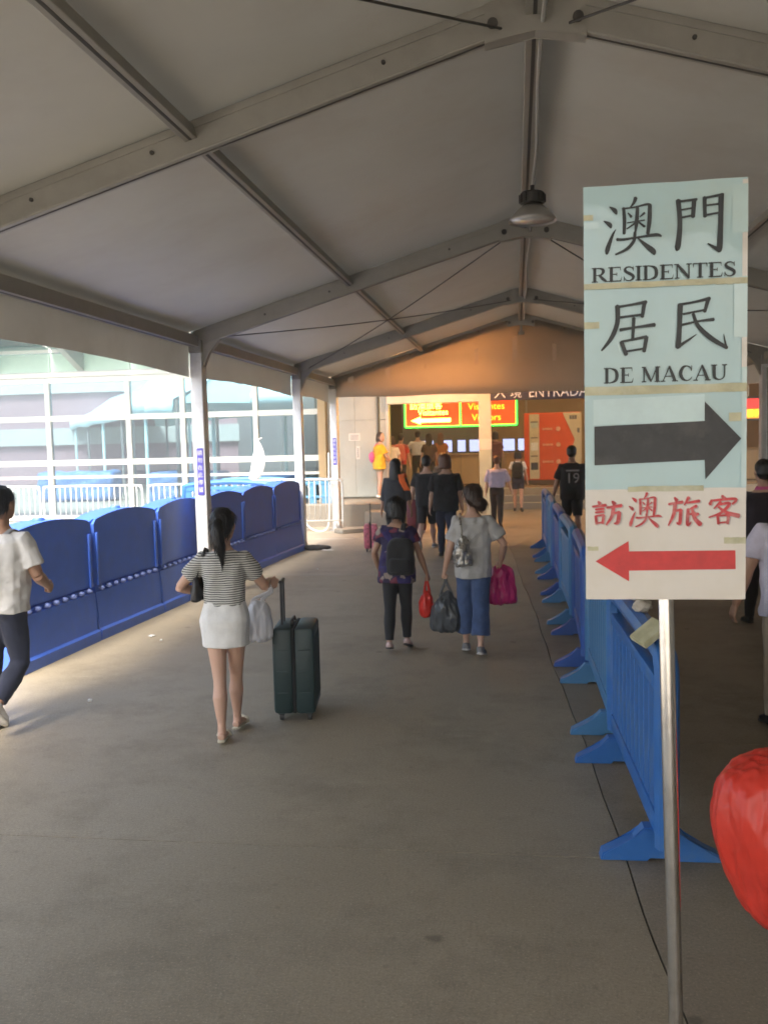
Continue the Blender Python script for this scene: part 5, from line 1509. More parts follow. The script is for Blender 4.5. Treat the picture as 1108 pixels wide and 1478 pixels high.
        if 'collar' in to:
            b = MB(); b.loft([ring(z, hw, hd, 0.0, 0.004) for z, hw, hd in ((0.822, 0.056, 0.038), (0.84, 0.044, 0.038), (0.848, 0.040, 0.038))]); b.build('collar', [to['collar']], root, smooth=True)
        if 'text' in to:
            bv = BVHTree.FromPolygons([v.co[:] for v in me.vertices], [p.vertices[:] for p in me.polygons])
            q = MB()
            for (tx, sz, zz, sx_) in to['text']:
                add_text(q, tx, sz, (0, -1, (zz + dz) * H), sx=sx_)
            bmesh.ops.triangulate(q.bm, faces=q.bm.faces[:])
            bmesh.ops.subdivide_edges(q.bm, edges=[e for e in q.bm.edges if e.calc_length() > 0.03], cuts=2)
            for v in q.bm.verts:
                h_ = bv.ray_cast(Vector((v.co.x, -1, v.co.z)), Vector((0, 1, 0)))
                if h_[0] is not None: v.co.y = h_[0].y - 0.004
            q.build('number_print', [to['ink']], root, recalc=False)
    # shoes
    if shoes:
        kind, m = shoes[0], shoes[1]
        for sd, (hip, k, an, heel, toe, fd, fu) in legs.items():
            b = MB()
            if kind == 'sandal':
                side = Vector((1, 0, 0))
                pts = [heel - fd * 0.006, heel + fd * 0.03, heel * .5 + toe * .5, heel * .2 + toe * .8, toe + fd * 0.006]
                b.tube([G(p - fu * 0.001) for p in pts], [(0.016 * H, 0.006 * H), (0.020 * H, 0.006 * H), (0.020 * H, 0.006 * H), (0.026 * H, 0.006 * H), (0.014 * H, 0.005 * H)], 12, ref=side)
                fc = heel * .25 + toe * .75
                b.tube([G(fc + side * 0.026 - fu * 0.0), G(fc + side * 0.018 + fu * 0.022), G(fc + fu * 0.027 + fd * 0.004), G(fc - side * 0.018 + fu * 0.022), G(fc - side * 0.026)], (0.012 * H, 0.004 * H), 8)
                b.build('sandal', [m], root, smooth=True)
            else:
                hi = 0.030 if kind == 'trainer' else 0.020
                b.tube([G(heel - fd * 0.010 + fu * 0.014), G(heel + fd * 0.008 + fu * 0.020), G(heel * .6 + toe * .4 + fu * 0.020), G(heel * .25 + toe * .75 + fu * 0.013), G(toe + fd * 0.006 + fu * 0.010)], [(0.014 * H, 0.018 * H), (0.0235 * H, 0.024 * H), (0.0245 * H, 0.022 * H), (0.0285 * H, 0.016 * H), (0.014 * H, 0.009 * H)], 14, ref=Vector((1, 0, 0)))
                if kind != 'flat': b.tube([G(an + fu * 0.006 - fd * 0.004), G(an - fu * 0.018 - fd * 0.002)], [0.0235 * H, 0.0265 * H], 14)
                me = remesh(b, max(0.007, vox * 0.8), 3, name='shoe')
                sh_ = link('shoe', me, m, root)
                b = MB()
                b.tube([G(heel - fd * 0.012 + fu * 0.001), G(heel + fd * 0.01), G(heel * .5 + toe * .5), G(heel * .2 + toe * .8), G(toe + fd * 0.008 + fu * 0.002)], [(0.016 * H, 0.006 * H), (0.025 * H, 0.007 * H), (0.024 * H, 0.007 * H), (0.0300 * H, 0.007 * H), (0.014 * H, 0.005 * H)], 14, ref=Vector((1, 0, 0)))
                b.build('sole', [SOLE if kind == 'trainer' else M_DARKP], sh_, smooth=True)
    RM = Matrix.Translation((loc[0], loc[1], floorz)) @ Matrix.Rotation(R(heading), 4, 'Z')
    info = {'root': root, 'M': RM, 'H': H, 'hand': {s: RM @ v for s, v in hands.items()}, 'wrist': {s: RM @ arms[s][2] for s in arms},
            'T': lambda x, y, z: RM @ T(x, y, z), 'S': {s: RM @ arms[s][0] for s in arms}, 'E': {s: RM @ arms[s][1] for s in arms}}
    return info

# ---- things people carry
def W2L(o, pts):
    return [Vector(p) - Vector(o.location) for p in pts]
def hang_bag(name, label, cat, hand, size, m, drop=0.16, seed=1.0, rz=0.0, vox=0.009, fold=0.022, taper=0.5, tilt=(0, 0), group=None, prof=None, crz=0.7):
    """a soft bag hanging from a hand: origin at its lowest point"""
    w, d, h = size
    base = Vector(hand) + Vector((tilt[0], tilt[1], -(drop + h)))
    o = empty(name, label, cat, base, rz, group)
    b = MB()
    rings = []
    for t, s_, _z in catmull([(a_, b_, 0) for a_, b_ in (prof or ((0.0, 0.55), (0.05, 0.85), (0.2, 1.0), (0.45, 1.0), (0.7, 0.85), (0.88, taper), (1.0, taper * 0.45)))], 3):
        rings.append([(w / 2 * s_ * math.copysign(abs(math.cos(a)) ** 0.75, math.cos(a)), d / 2 * s_ * math.copysign(abs(math.sin(a)) ** 0.75, math.sin(a)), h * t) for a in [2 * PI * j / 36 for j in range(36)]])
    b.loft(rings)
    me = remesh(b, vox, 3, fold, (13, 13, 5), seed, name)
    for v in me.vertices:                                   # sharp vertical creases
        c = v.co
        n = noise.noise(Vector((c.x * 26 + seed, c.y * 26, c.z * 3.5))) + 0.45 * noise.noise(Vector((c.x * 48 + c.z * 9, c.y * 48 + seed, c.z * 11)))
        v.co += v.normal * (-abs(n) * fold * crz)
    link('bag_body', me, m, o)
    hl = o.matrix_basis.inverted() @ Vector(hand) if False else Matrix.Rotation(-rz, 4, 'Z') @ (Vector(hand) - base)
    b = MB()
    for sx in (-1, 1):
        b.tube(catmull([(sx * w * 0.18, 0, h * 0.82), (sx * w * 0.15, 0, h * 1.0), hl + Vector((sx * 0.012, 0, -drop * 0.35)), hl + Vector((sx * 0.006, 0, 0.006))], 4), [(0.016 - 0.0006 * i, 0.004) for i in range(13)], 8)
    b.build('handle', [m], o, smooth=True)
    return o

def backpack(label, p, m, size=(0.30, 0.16, 0.42), zc=0.70, strap_m=None, vox=0.010, both=True, side=0, off=0.0):
    w, d, h = size
    H = p['H']
    rz = math.atan2(p['M'][1][0], p['M'][0][0])
    c = p['T'](side * 0.05, -0.075 - off, zc) + (p['M'].to_3x3() @ Vector((0, -d / 2, 0)))
    o = empty('backpack', label, 'backpack', c - Vector((0, 0, h / 2)), rz)
    b = MB()
    b.loft([[(w / 2 * s_ * math.copysign(abs(math.cos(a)) ** 0.55, math.cos(a)), d / 2 * s2 * math.copysign(abs(math.sin(a)) ** 0.6, math.sin(a)), h * t) for a in [2 * PI * j / 20 for j in range(20)]] for t, s_, s2 in ((0, 0.8, 0.8), (0.06, 0.97, 1.0), (0.4, 1.0, 1.05), (0.75, 0.95, 0.95), (0.93, 0.78, 0.7), (1.0, 0.5, 0.4))])
    me = remesh(b, vox, 2, 0.006, (12, 12, 9), 4); link('bag_body', me, m, o)
    b = MB(); b.loft([[(w / 2 * 0.74 * s_ * math.copysign(abs(math.cos(a)) ** 0.5, math.cos(a)), -d / 2 + 0.03 * s_ * math.sin(a) - 0.008, h * t) for a in [2 * PI * j / 16 for j in range(16)]] for t, s_ in ((0.08, 0.85), (0.14, 1), (0.40, 1), (0.46, 0.85))])
    me = remesh(b, vox * 0.8, 2, 0.003, (14, 14, 9), 7); link('front_pocket', me, m, o)
    inv = Matrix.Rotation(-rz, 4, 'Z')
    for sx in ((-1, 1) if both else (side,)):
        b = MB()
        pts = [p['T'](sx * 0.045, -0.066, zc + 0.07), p['T'](sx * 0.056, -0.052, 0.802), p['T'](sx * 0.060, 0.0, 0.828), p['T'](sx * 0.062, 0.055, 0.80), p['T'](sx * 0.066, 0.078, 0.745), p['T'](sx * 0.088, 0.05, 0.69), p['T'](sx * 0.098, -0.02, 0.655), p['T'](sx * 0.070, -0.066, zc - 0.07)]
        pts = [inv @ (Vector(q) - o.location) for q in pts]
        b.tube(catmull(pts, 4), (0.024, 0.006), 8, ref=(1, 0, 0)); b.build('strap', [strap_m or m], o, smooth=True)
    return o

def shoulder_bag(label, p, m, sd, size, zc, back=0.0, out=0.02, strap_m=None, fold=0.012, hang=0.0, vox=0.009, smooth_r=2):
    sx = -1 if sd == 'L' else 1
    w, d, h = size
    rz = math.atan2(p['M'][1][0], p['M'][0][0])
    c = p['T'](sx * (0.09 + out), -back, zc)
    o = empty('shoulder_bag', label, 'bag', c - Vector((0, 0, h / 2)), rz)
    b = MB()
    b.loft([[(d / 2 * s_ * math.copysign(abs(math.cos(a)) ** 0.7, math.cos(a)), w / 2 * s2 * math.copysign(abs(math.sin(a)) ** 0.7, math.sin(a)), h * t) for a in [2 * PI * j / 18 for j in range(18)]] for t, s_, s2 in ((0, 0.7, 0.85), (0.07, 1.0, 1.0), (0.4, 1.0, 1.0), (0.75, 0.7, 0.85), (1.0, 0.25, 0.62))])
    me = remesh(b, vox, smooth_r, fold, (16, 16, 9), 2 + sx); link('bag_body', me, m, o)
    inv = Matrix.Rotation(-rz, 4, 'Z')
    sh = p['T'](sx * 0.078, -0.006, 0.834)
    ls = inv @ (sh - o.location)
    for e in (-1, 1):
        b = MB(); b.tube(catmull([(0, e * w * 0.28, h * 0.9), (ls.x * 0.4, e * w * 0.24 + ls.y * 0.3, h + (ls.z - h) * 0.5), (ls.x, ls.y + e * 0.045, ls.z - 0.02), (ls.x, ls.y, ls.z + 0.004)], 5), (0.011, 0.004), 8)
        b.build('strap', [strap_m or m], o, smooth=True)
    return o

M_ZIP = mat('zip_black', (0.008, 0.008, 0.008), 0.8)
def suitcase(label, loc, rz, size, m, md, hz=None, hx=0.0, fabric=None):
    w, d, h = size           # w along local X (thickness), d along local Y
    o = empty('suitcase', label, 'suitcase', (loc[0], loc[1], 0), R(rz))
    z0 = 0.055
    for sx in (-1, 1):
        b = MB(); b.box((sx * (w / 4 + 0.003), 0, z0 + h / 2), (w / 2 - 0.007, d, h), bev=0.028)
        for y in [i * d / 7 - d * 0.36 for i in range(6)]:
            b.box((sx * (w / 2 - 0.002), y, z0 + h / 2), (0.012, 0.022, h - 0.14), bev=0.004)
        for z in (0.25, 0.5, 0.75):
            b.box((sx * (w / 4 + 0.003), 0, z0 + h * z), (w / 2 - 0.07, d + 0.008, 0.012), bev=0.003)
        b.build('shell', [m], o, auto=35)
    b = MB(); b.box((0, 0, z0 + h / 2), (0.022, d - 0.012, h - 0.012), bev=0.004); b.build('zip_seam', [M_ZIP], o)
    for sx in (-1, 1):
        for sy in (-1, 1):
            b = MB(); x, y = sx * (w / 2 - 0.05), sy * (d / 2 - 0.06)
            b.tube([(x - 0.014, y, 0.026), (x + 0.014, y, 0.026)], 0.026, 14); b.box((x, y, 0.055), (0.045, 0.05, 0.026), bev=0.006)
            b.build('wheel', [md], o, auto=35)
    b = MB(); b.tube(catmull([(-0.02, 0.09, z0 + h), (-0.02, 0.08, z0 + h + 0.03), (-0.02, -0.08, z0 + h + 0.03), (-0.02, -0.09, z0 + h)], 4), 0.012, 8); b.build('carry_handle', [md], o, smooth=True)
    b = MB(); b.tube([(-w / 2 + 0.002, -0.05, z0 + h * 0.72), (-w / 2 - 0.012, -0.04, z0 + h * 0.72), (-w / 2 - 0.012, 0.06, z0 + h * 0.72)], 0.010, 8); b.build('side_handle', [md], o, smooth=True)
    if hz:
        b = MB()
        for y in (-0.07, 0.07): b.tube([(hx, y, z0 + h - 0.03), (hx, y, hz - 0.01)], 0.009, 8)
        b.tube([(hx, -0.085, hz), (hx, 0.085, hz)], 0.013, 10); b.build('pull_handle', [M_DARKP], o, auto=40)
    return o
# ------------------------------------------------------------------ the people in the walkway
WHT = cloth('white', (0.74, 0.73, 0.71)); BLK = cloth('black', (0.016, 0.015, 0.016)); NAVY = cloth('navy', (0.022, 0.026, 0.05)); DGRY = cloth('dark_grey', (0.045, 0.045, 0.05))
DENIM = cloth('denim', (0.05, 0.085, 0.19), var=0.25, dirt=(0.11, 0.16, 0.28), amt=0.6)
LAV = cloth('lavender', (0.42, 0.40, 0.56)); GRYT = cloth('pale_grey', (0.46, 0.445, 0.43)); YEL = cloth('yellow', (0.75, 0.42, 0.015)); RED = cloth('red', (0.55, 0.045, 0.03)); CORAL = cloth('coral', (0.58, 0.17, 0.10)); ORN = cloth('rust', (0.42, 0.14, 0.045))
BROWN = cloth('brown', (0.10, 0.055, 0.04)); PINKC = cloth('pink', (0.70, 0.12, 0.30)); BEIGE = cloth('beige', (0.45, 0.37, 0.28)); LGREY = cloth('light_grey', (0.30, 0.30, 0.31))
M_SHW = mat('shoe_white', (0.78, 0.77, 0.75), 0.5); M_SHP = mat('shoe_pale_pink', (0.66, 0.48, 0.44), 0.5); M_SHK = mat('shoe_black', (0.02, 0.02, 0.022), 0.5); M_SAND = mat('sandal_cream', (0.55, 0.50, 0.38), 0.6); M_SHG = mat('shoe_grey', (0.20, 0.19, 0.19), 0.6)

# 1 striped top
STR = stripe_mat('cloth_stripes', (0.60, 0.59, 0.55), (0.035, 0.035, 0.04), 0.0150, 0.56)
P1 = person('woman with a ponytail in a striped top and short white skirt, pulling a suitcase', (-1.96, 6.02), 1.505, 4, 'f',
            L=(-9, 2, 2, -5), Rr=(15, 6, -2, -5), armL=((-0.125, 0.12, 0.645), (-0.9, -0.7, -0.2)), armR=((0.155, 0.22, 0.685), (0.5, -0.5, -0.8)), lean=1, skin='a', hair='k', hstyle='pony',
            top=(STR, {'hem': 0.575, 'gap': 0.009, 'sleeve': 0.62, 'sflare': 1.2, 'neck': 0.828, 'loose': 0.086, 'fold': 0.007, 'name': 'striped_top'}), bottom=('skirt', WHT, {'hem': 0.395, 'waist': 0.635, 'flare': 0.008, 'gap': 0.011, 'fold': 0.004}),
            shoes=('sandal', M_SAND), vox=0.0085, seed=2.0, grip='RL', turn=-4, handdir={'R': (0.75, 0.35, -0.35)})
hx, hy, hz = P1['hand']['R']
M_TEAL = mat('suitcase_teal', (0.015, 0.034, 0.034), 0.45, var=0.15, scale=8, bump=0.15, bscale=120)
suitcase('dark teal hard shell suitcase on four wheels beside the woman in the striped top', (-1.615, 6.60), 7, (0.30, 0.44, 0.625), M_TEAL, M_DARKP, hz - 0.0, hx + 1.615)
M_WBAG = mat('white_carrier', (0.72, 0.72, 0.75), 0.35, var=0.04, spec=0.4, trans=0.15)
hang_bag('carrier_bag', 'white plastic carrier bag hanging from the handle of the teal suitcase', 'bag', (hx - 0.03, hy - 0.05, hz - 0.02), (0.21, 0.14, 0.30), M_WBAG, 0.08, 3.0, R(10), 0.008, 0.018, 0.62, tilt=(-0.09, 0))
shoulder_bag('small black handbag under the arm of the woman in the striped top', P1, mat('leather_black', (0.02, 0.018, 0.018), 0.4), 'L', (0.22, 0.09, 0.17), 0.655, -0.01, 0.03)

# 2 floral tunic
P2 = person('woman with a black bob in a dark floral tunic and black leggings', (-1.125, 8.66), 1.38, -3, 'f', L=(-8, 6, 10, 0), Rr=(12, 14, 18, 1), armL=((-0.15, 0.10, 0.56), (-0.7, -0.9, 0)), armR=((0.215, 0.02, 0.50), (0.6, -0.7, 0)), lean=2, skin='b', hair='k', hstyle='bob',
            top=(floral_mat('cloth_floral'), {'hem': 0.43, 'gap': 0.012, 'sleeve': 0.55, 'loose': 0.094, 'flare': 0.10, 'fold': 0.012, 'neck': 0.815, 'name': 'floral_tunic'}), bottom=('leggings', BLK, {'gap': 0.0065, 'fold': 0.002, 'len': 0.95}), shoes=('flat', M_SHP), vox=0.009, seed=5.0, grip='R', width=1.0)
backpack('black backpack slung low on the back of the woman in the floral tunic', P2, BLK, (0.27, 0.14, 0.34), 0.62, both=False, side=1)
M_RBAG = mat('red_plastic', (0.72, 0.045, 0.03), 0.32, var=0.10, spec=0.5, trans=0.25)
hang_bag('carrier_bag', 'small red plastic bag in the right hand of the woman in the floral tunic', 'bag', P2['hand']['R'], (0.14, 0.12, 0.26), M_RBAG, 0.09, 9.0, R(20), 0.009, 0.02, 0.6)

# 3 grey top with jeans
P3 = person('woman with tied up brown hair in a loose pale grey top and wide cropped jeans', (-0.40, 8.5), 1.49, -2, 'f', L=(8, 6, 10, 1), Rr=(-10, 4, 12, 0), armL=((-0.195, 0.03, 0.475), (-0.6, -0.8, 0)), armR=((0.165, 0.09, 0.575), (0.8, -0.7, 0)), lean=4, skin='a', hair='b', hstyle='bun',
            top=(GRYT, {'hem': 0.445, 'gap': 0.014, 'sleeve': 0.74, 'sflare': 1.2, 'loose': 0.099, 'fold': 0.012, 'neck': 0.822, 'name': 'loose_top'}), bottom=('trousers', DENIM, {'gap': 0.010, 'len': 0.84, 'flare': 1.28, 'fold': 0.009}), shoes=('trainer', M_SHG), vox=0.009, seed=8.0, grip='LR', turn=22, width=1.0)
b = MB()
M_SILV = mat('silver_bag', (0.40, 0.37, 0.33), 0.28, 0.65, var=0.35, scale=30, bump=0.5, bscale=45)
shoulder_bag('slouchy silver grey handbag on the left shoulder of the woman in jeans', P3, M_SILV, 'L', (0.25, 0.17, 0.27), 0.615, 0.075, -0.035, fold=0.022)
M_GBAG = mat('grey_plastic', (0.075, 0.08, 0.085), 0.30, var=0.15, spec=0.5, trans=0.1)
hang_bag('carrier_bag', 'bulging dark grey plastic bag in the left hand of the woman in jeans', 'bag', P3['hand']['L'], (0.31, 0.22, 0.37), M_GBAG, 0.13, 12.0, R(-5), 0.010, 0.026, 0.52)
M_PBAG = mat('magenta_plastic', (0.60, 0.035, 0.20), 0.33, var=0.10, spec=0.5, trans=0.2)
hang_bag('carrier_bag', 'large magenta plastic bag at the right hand of the woman in jeans', 'bag', P3['hand']['R'], (0.29, 0.24, 0.36), M_PBAG, 0.0, 15.0, R(15), 0.010, 0.03, 0.7, tilt=(0.03, 0.02))

# 4 black clothes, navy trousers ; 4b black shorts ahead
P4 = person('person with reddish brown hair in baggy black T-shirt and dark navy trousers', (-1.17, 15.55), 1.66, 3, 'm', L=(12, 10, 5, 1), Rr=(-12, 10, 22, 1), lean=2, skin='a', hair='r', hstyle='bob', top=(BLK, {'hem': 0.44, 'gap': 0.02, 'sleeve': 0.85, 'sflare': 1.3, 'loose': 0.108, 'fold': 0.012}), bottom=('trousers', NAVY, {'gap': 0.012, 'fold': 0.008}), shoes=('shoe', M_SHK), vox=0.012, seed=20, width=1.0)
P4b = person('person in black T-shirt and black shorts with bare calves, beside the navy trousers', (-1.62, 16.9), 1.66, -4, 'm', L=(-18, 22, 40, 0), Rr=(16, 4, 0, 1), armL=((-0.20, 0.05, 0.46), (-.4, -1, 0)), lean=2, skin='a', hair='k', hstyle='short', top=(BLK, {'hem': 0.46, 'gap': 0.016, 'sleeve': 0.7, 'sflare': 1.25, 'loose': 0.11}), bottom=('shorts', BLK, {'len': 0.52, 'gap': 0.018}), shoes=('trainer', M_SHG), vox=0.013, seed=21)
# 5 dark grey person with orange bag
P5 = person('person in charcoal clothes with an orange cloth over the shoulder', (-2.0, 15.4), 1.60, -6, 'f', L=(10, 8, 8, 1), Rr=(-12, 8, 20, 1), lean=5, skin='b', hair='k', hstyle='long', top=(DGRY, {'hem': 0.46, 'gap': 0.018, 'sleeve': 1.3, 'sflare': 1.1, 'loose': 0.10}), bottom=('trousers', BLK, {'gap': 0.010}), shoes=('shoe', M_SHK), vox=0.013, seed=22, width=1.0)
b = MB(); b.loft([[P5['T'](x + dx, y, z) for dx in (-0.035, 0.035)] + [P5['T'](x + dx, y - 0.012, z + 0.006) for dx in (0.035, -0.035)] for x, y, z in ((0.10, 0.075, 0.70), (0.085, 0.078, 0.77), (0.075, 0.03, 0.855), (0.078, -0.05, 0.845), (0.095, -0.092, 0.78), (0.125, -0.10, 0.72), (0.15, -0.095, 0.68))])
me = remesh(b, 0.012, 2, 0.012, (14, 14, 14), 3)
o = link('orange_cloth', me, cloth('orange', (0.75, 0.13, 0.02))); tag(o, 'bright orange cloth draped over the shoulder of the charcoal dressed person', 'cloth')
M_PINKS = mat('pink_pattern_case', (0.62, 0.16, 0.22), 0.5, var=0.7, scale=22)
suitcase('small pink patterned suitcase at the feet of the charcoal dressed person', (-2.62, 16.6), 8, (0.24, 0.30, 0.44), M_PINKS, M_DARKP, 0.86)
M_BURG = mat('suitcase_burgundy', (0.13, 0.022, 0.04), 0.4, var=0.15)
suitcase('burgundy suitcase with a pale stripe standing beyond the people in black', (-2.13, 19.9), 4, (0.40, 0.30, 0.66), M_BURG, M_LIT, 1.0)
b = MB(); b.box((-2.13, 19.745, 0.42), (0.05, 0.012, 0.44), bev=0.003); b.bm.free()
b = MB(); b.ell((0, 0, 0.06), (0.16, 0.12, 0.07)); me = remesh(b, 0.015, 2, 0.03, (16, 16, 16))
o = link('folded_jacket', me, BEIGE); o.location = (-2.13, 19.9, 0.725); tag(o, 'beige jacket bundled on top of the burgundy suitcase', 'jacket')

# 6 yellow dress
P6 = person('woman in a loose yellow T-shirt dress with bare legs, looking back towards the walkway', (-3.37, 23.05), 1.58, -62, 'f', L=(4, 2, 0, 3), Rr=(-4, 4, 0, 3), armL=((-0.10, 0.16, 0.60), (-.8, -.6, -.3)), armR=((0.11, 0.17, 0.57), (.8, -.6, -.4)), lean=2, turn=-70, skin='a', hair='b', hstyle='bob', top=(YEL, {'hem': 0.43, 'gap': 0.016, 'sleeve': 0.75, 'sflare': 1.3, 'loose': 0.115, 'fold': 0.012, 'name': 'yellow_dress'}), bottom=('shorts', BEIGE, {'len': 0.25}), shoes=('flat', M_SHW), vox=0.0105, seed=25, floorz=PZ, face=True, grip='LR')
hh = P6['hand']['R']
b = MB(); b.ell((0, 0, 0), (0.12, 0.085, 0.12)); me = remesh(b, 0.012, 2, 0.012, (12, 12, 12))
o = link('round_bag', me, BLK); o.location = (hh.x + 0.02, hh.y - 0.07, hh.z - 0.02); tag(o, 'round black bag held in front of the yellow dress', 'bag')
b = MB(); b.ell((0, 0, 0), (0.09, 0.10, 0.14)); me = remesh(b, 0.012, 2, 0.015, (12, 12, 12)); o = link('pink_pouch', me, PINKC)
q = P6['T'](-0.07, -0.10, 0.62); o.location = q; tag(o, 'pink pouch behind the woman in the yellow dress', 'pouch')
b = MB(); b.tube(catmull([q + Vector((0, 0, 0.12)), P6['T'](-0.05, -0.09, 0.72), P6['T'](0.0, -0.06, 0.832), P6['T'](0.04, 0.04, 0.82)], 4), 0.012, 6); so = b.build('strap', [PINKC]); so.parent = o; so.matrix_parent_inverse = Matrix.Translation(-q)
# 7 small white-shirted person
person('short person in a white shirt with dark hair, half hidden beside the yellow dress', (-3.22, 24.3), 1.50, 15, 'f', top=(WHT, {'sleeve': 0.6, 'loose': 0.09}), bottom=('trousers', DGRY), shoes=('shoe', M_SHK), hair='b', hstyle='bob', vox=0.014, seed=26, floorz=PZ)
# 8 red shirt, coral backpack
P8 = person('person in a bright red shirt and dark trousers queuing left of the white shirt man', (-3.08, 25.0), 1.54, -12, 'm', L=(8, 4, 2, 2), Rr=(-8, 6, 10, 2), top=(RED, {'sleeve': 0.7, 'loose': 0.10, 'hem': 0.47}), bottom=('trousers', BLK), shoes=('shoe', M_SHK), vox=0.013, seed=27, floorz=PZ)
backpack('coral pink backpack on the person in the red shirt', P8, CORAL, (0.32, 0.18, 0.44), 0.68, vox=0.014, side=0.4)
# 9 white shirt man
person('man in a tucked white shirt and black trousers standing with feet apart in the hall', (-2.88, 27.6), 1.64, 3, 'm', L=(3, 0, 0, 5), Rr=(-3, 0, 0, 5), armL=((-0.14, 0.16, 0.62), (-1, -.6, -.3)), armR=((0.14, 0.16, 0.62), (1, -.6, -.3)), top=(WHT, {'hem': 0.565, 'gap': 0.014, 'sleeve': 0.85, 'loose': 0.098}), bottom=('trousers', BLK, {'gap': 0.012, 'belt': BROWN}), shoes=('shoe', M_SHK), vox=0.013, seed=28, floorz=PZ, hair='k')
# 10 rust dress woman at the counter
person('woman with brown hair in a rust orange dress standing at the long counter', (-2.26, 28.4), 1.58, 0, 'f', top=(ORN, {'sleeve': 0.5, 'hem': 0.45, 'loose': 0.095}), bottom=('skirt', ORN, {'hem': 0.28}), shoes=('flat', M_SHK), hair='r', hstyle='long', vox=0.014, seed=29, floorz=PZ)
# 11 woman beyond pillar
person('woman with dark hair in a brown patterned top just right of the pillar', (-0.60, 28.2), 1.58, 8, 'f', top=(cloth('maroon_print', (0.14, 0.05, 0.05), var=0.6), {'sleeve': 0.6, 'loose': 0.10}), bottom=('trousers', BLK), shoes=('flat', M_SHK), hair='k', hstyle='bob', vox=0.014, seed=30, floorz=PZ, width=1.1)
person('dark haired person in a brown top queuing behind the man in the tucked white shirt', (-2.45, 26.6), 1.56, 10, 'f', top=(BROWN, {'sleeve': 0.7, 'loose': 0.10}), bottom=('trousers', BLK), shoes=('shoe', M_SHK), hair='k', hstyle='long', vox=0.014, seed=41, floorz=PZ)
person('person in a black top and beige shorts walking ahead of the burgundy suitcase', (-1.75, 22.3), 1.58, -5, 'f', L=(12, 8, 4, 1), Rr=(-12, 8, 22, 1), top=(BLK, {'sleeve': 0.6, 'loose': 0.10, 'hem': 0.47}), bottom=('shorts', BEIGE, {'len': 0.4}), shoes=('trainer', M_SHG), hair='b', hstyle='bob', vox=0.014, seed=42)
# 12 lavender shirt man
P12 = person('man in a pale lavender short sleeved shirt and black trousers walking towards the steps', (-0.43, 20.9), 1.52, -3, 'm', L=(12, 8, 4, 1), Rr=(-12, 8, 22, 1), armR=((0.22, 0.05, 0.50), (.6, -.8, 0)), top=(LAV, {'hem': 0.55, 'gap': 0.016, 'sleeve': 0.95, 'sflare': 1.3, 'loose': 0.106, 'fold': 0.010}), bottom=('trousers', BLK, {'gap': 0.012}), shoes=('shoe', M_SHK), hair='r', vox=0.012, seed=31, lean=3)
# 13 backpack girl
P13 = person('young woman in a white top and dark shorts with bare legs and a black backpack', (0.05, 25.3), 1.57, -4, 'f', L=(5, 3, 0, 2), Rr=(-8, 6, 10, 2), armL=((-0.19, 0.02, 0.50), (-.7, -.8, 0)), top=(WHT, {'sleeve': 0.62, 'loose': 0.09}), bottom=('shorts', NAVY, {'len': 0.34, 'gap': 0.014}), shoes=('shoe', M_SHK), hair='k', hstyle='bob', vox=0.012, seed=32)
backpack('black backpack on the young woman in dark shorts', P13, BLK, (0.30, 0.16, 0.42), 0.68, strap_m=BLK, vox=0.013)
# 14 numbered shirt
M_PRN = mat('shirt_print', (0.36, 0.35, 0.35), 0.7)
P14 = person('person in a black sports shirt and shorts with a grey number 19 on the back', (1.02, 17.5), 1.74, 2, 'm', L=(10, 6, 4, 1), Rr=(-12, 10, 20, 1), armL=((-0.205, 0.03, 0.47), (-.6, -.8, 0)), top=(BLK, {'hem': 0.44, 'gap': 0.018, 'sleeve': 0.8, 'sflare': 1.3, 'loose': 0.112, 'text': [('19', 0.26, 0.665, 1.0), ('▬▬▬', 0.10, 0.755, 0.8)], 'ink': M_PRN, 'neck': 0.83}), bottom=('shorts', BLK, {'len': 0.50, 'gap': 0.022}), shoes=('trainer', M_SHG), hair='k', hstyle='short', vox=0.012, seed=33, skin='b', turn=-10)
# 15 person in white T-shirt at the left edge
P15 = person('person in a white T-shirt, dark trousers and white trainers striding along the left side', (-3.63, 6.10), 1.66, -4, 'm', L=(-2, 3, 2, 1), Rr=(10, 62, 58, 1), armL=((-0.2, 0.03, 0.47), (-.5, -1, 0)), armR=((0.12, 0.17, 0.600), (0.55, -1.0, -0.3)), lean=3, top=(WHT, {'hem': 0.475, 'gap': 0.014, 'sleeve': 0.72, 'sflare': 1.3, 'loose': 0.112, 'fold': 0.010, 'name': 't_shirt'}), bottom=('trousers', NAVY, {'gap': 0.012, 'fold': 0.008, 'len': 0.95}), shoes=('trainer', M_SHW), vox=0.009, seed=35, skin='b', grip='R')
backpack('light grey backpack on the person in the white T-shirt', P15, LGREY, (0.26, 0.14, 0.42), 0.68, vox=0.011, side=-0.8)
# 16 person in white top at the right edge
P16 = person('person in a pale lavender white T-shirt and beige trousers at the right edge', (1.78, 6.40), 1.62, 2, 'm', L=(8, 6, 4, 1), Rr=(-10, 6, 16, 1), armL=((-0.215, 0.04, 0.49), (-.6, -.8, 0)), top=(cloth('lilac_white', (0.62, 0.58, 0.70)), {'hem': 0.44, 'gap': 0.014, 'sleeve': 0.66, 'sflare': 1.25, 'loose': 0.105, 'fold': 0.010}), bottom=('trousers', BEIGE, {'gap': 0.012}), shoes=('shoe', M_SHK), hair='k', vox=0.009, seed=36, skin='b')
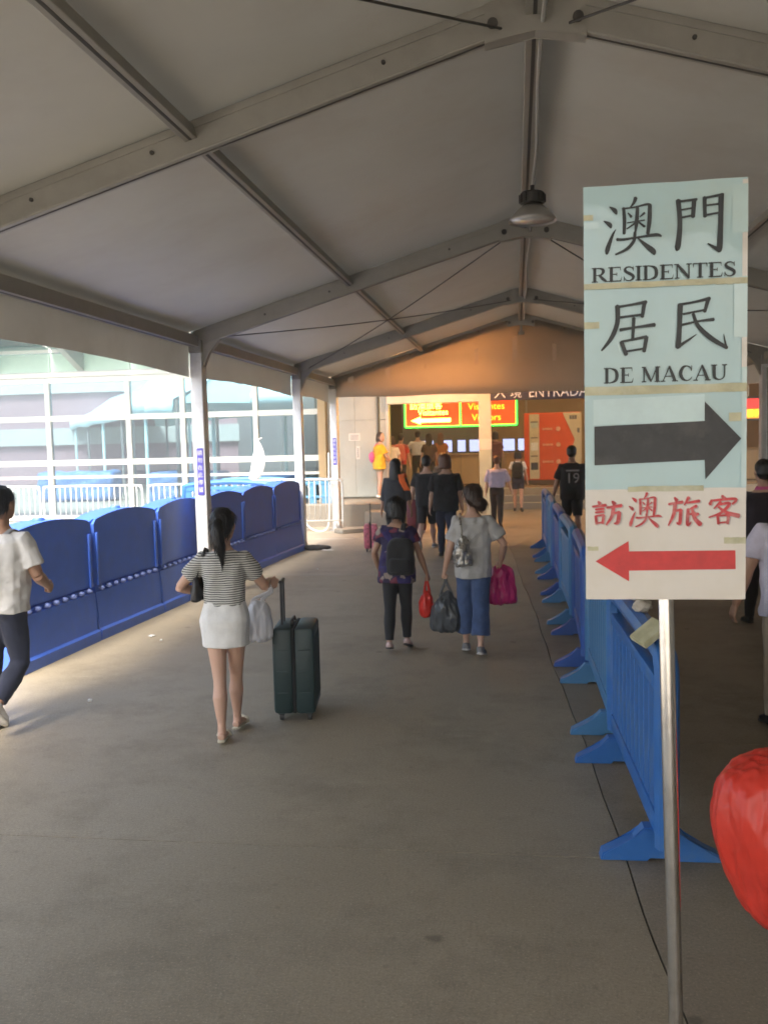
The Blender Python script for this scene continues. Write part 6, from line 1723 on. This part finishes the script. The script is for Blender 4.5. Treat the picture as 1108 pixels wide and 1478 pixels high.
# 17 dark dressed person beyond with pink collar
P17 = person('person with black hair in dark clothes with a pink collar, ahead of the pale T-shirt', (2.50, 9.9), 1.66, 2, 'm', top=(cloth('plum_black', (0.03, 0.022, 0.03)), {'hem': 0.44, 'gap': 0.018, 'sleeve': 0.9, 'loose': 0.118, 'collar': PINKC}), bottom=('trousers', BLK), shoes=('shoe', M_SHK), hair='k', vox=0.012, seed=37, skin='a')
hang_bag('carrier_bag', 'pink bag carried on the far right beside the dark dressed person', 'bag', P17['hand']['R'], (0.26, 0.2, 0.3), PINKC, 0.08, 19, 0, 0.013, 0.02, 0.7)
# 18 bearer of the red bag, beside the camera and out of the picture
P18 = person('person in grey clothes standing outside the right frame edge, holding the big red bag', (1.30, 2.60), 1.68, 6, 'm', armL=((-0.25, 0.02, 0.66), (-.5, -1, -.2)), top=(LGREY, {'hem': 0.46, 'gap': 0.014, 'sleeve': 0.7, 'loose': 0.11}), bottom=('trousers', BLK), shoes=('shoe', M_SHK), hair='k', vox=0.014, seed=38, grip='L')
M_RBAG2 = mat('red_sack', (0.82, 0.075, 0.05), 0.30, var=0.10, scale=5, spec=0.5, trans=0.35, bump=0.2, bscale=14)
hnd = P18['hand']['L']
hang_bag('carrier_bag', 'big bright red plastic bag swelling into the right edge of the picture', 'bag', (hnd.x, hnd.y, hnd.z), (0.52, 0.34, 0.52), M_RBAG2, -0.03, 30.0, R(-8), 0.008, 0.011, 0.76, tilt=(-0.085, 0.0), prof=((0, 0.30), (0.06, 0.48), (0.22, 0.74), (0.45, 0.93), (0.66, 1.0), (0.84, 0.92), (0.94, 0.72), (1.0, 0.45)), crz=1.3)

# ------------------------------------------------------------------ haze box, added to lift the blacks and spread the glow
b = MB(); b.box((0, 0, 5.0), (226, 226, 12.6))
hz = b.build('haze', [])if False else link('haze', b.mesh('haze'), [])
hz['kind'] = 'stuff'
hm = bpy.data.materials.new('haze'); hm.use_nodes = True
hn = hm.node_tree.nodes; hn.remove(hn['Principled BSDF'])
pv = hn.new('ShaderNodeVolumePrincipled')
pv.inputs['Color'].default_value = (0.95, 0.95, 0.95, 1)
pv.inputs['Density'].default_value = 0.0095
pv.inputs['Anisotropy'].default_value = 0.5
hm.node_tree.links.new(pv.outputs[0], hn['Material Output'].inputs['Volume'])
hz.data.materials.append(hm)
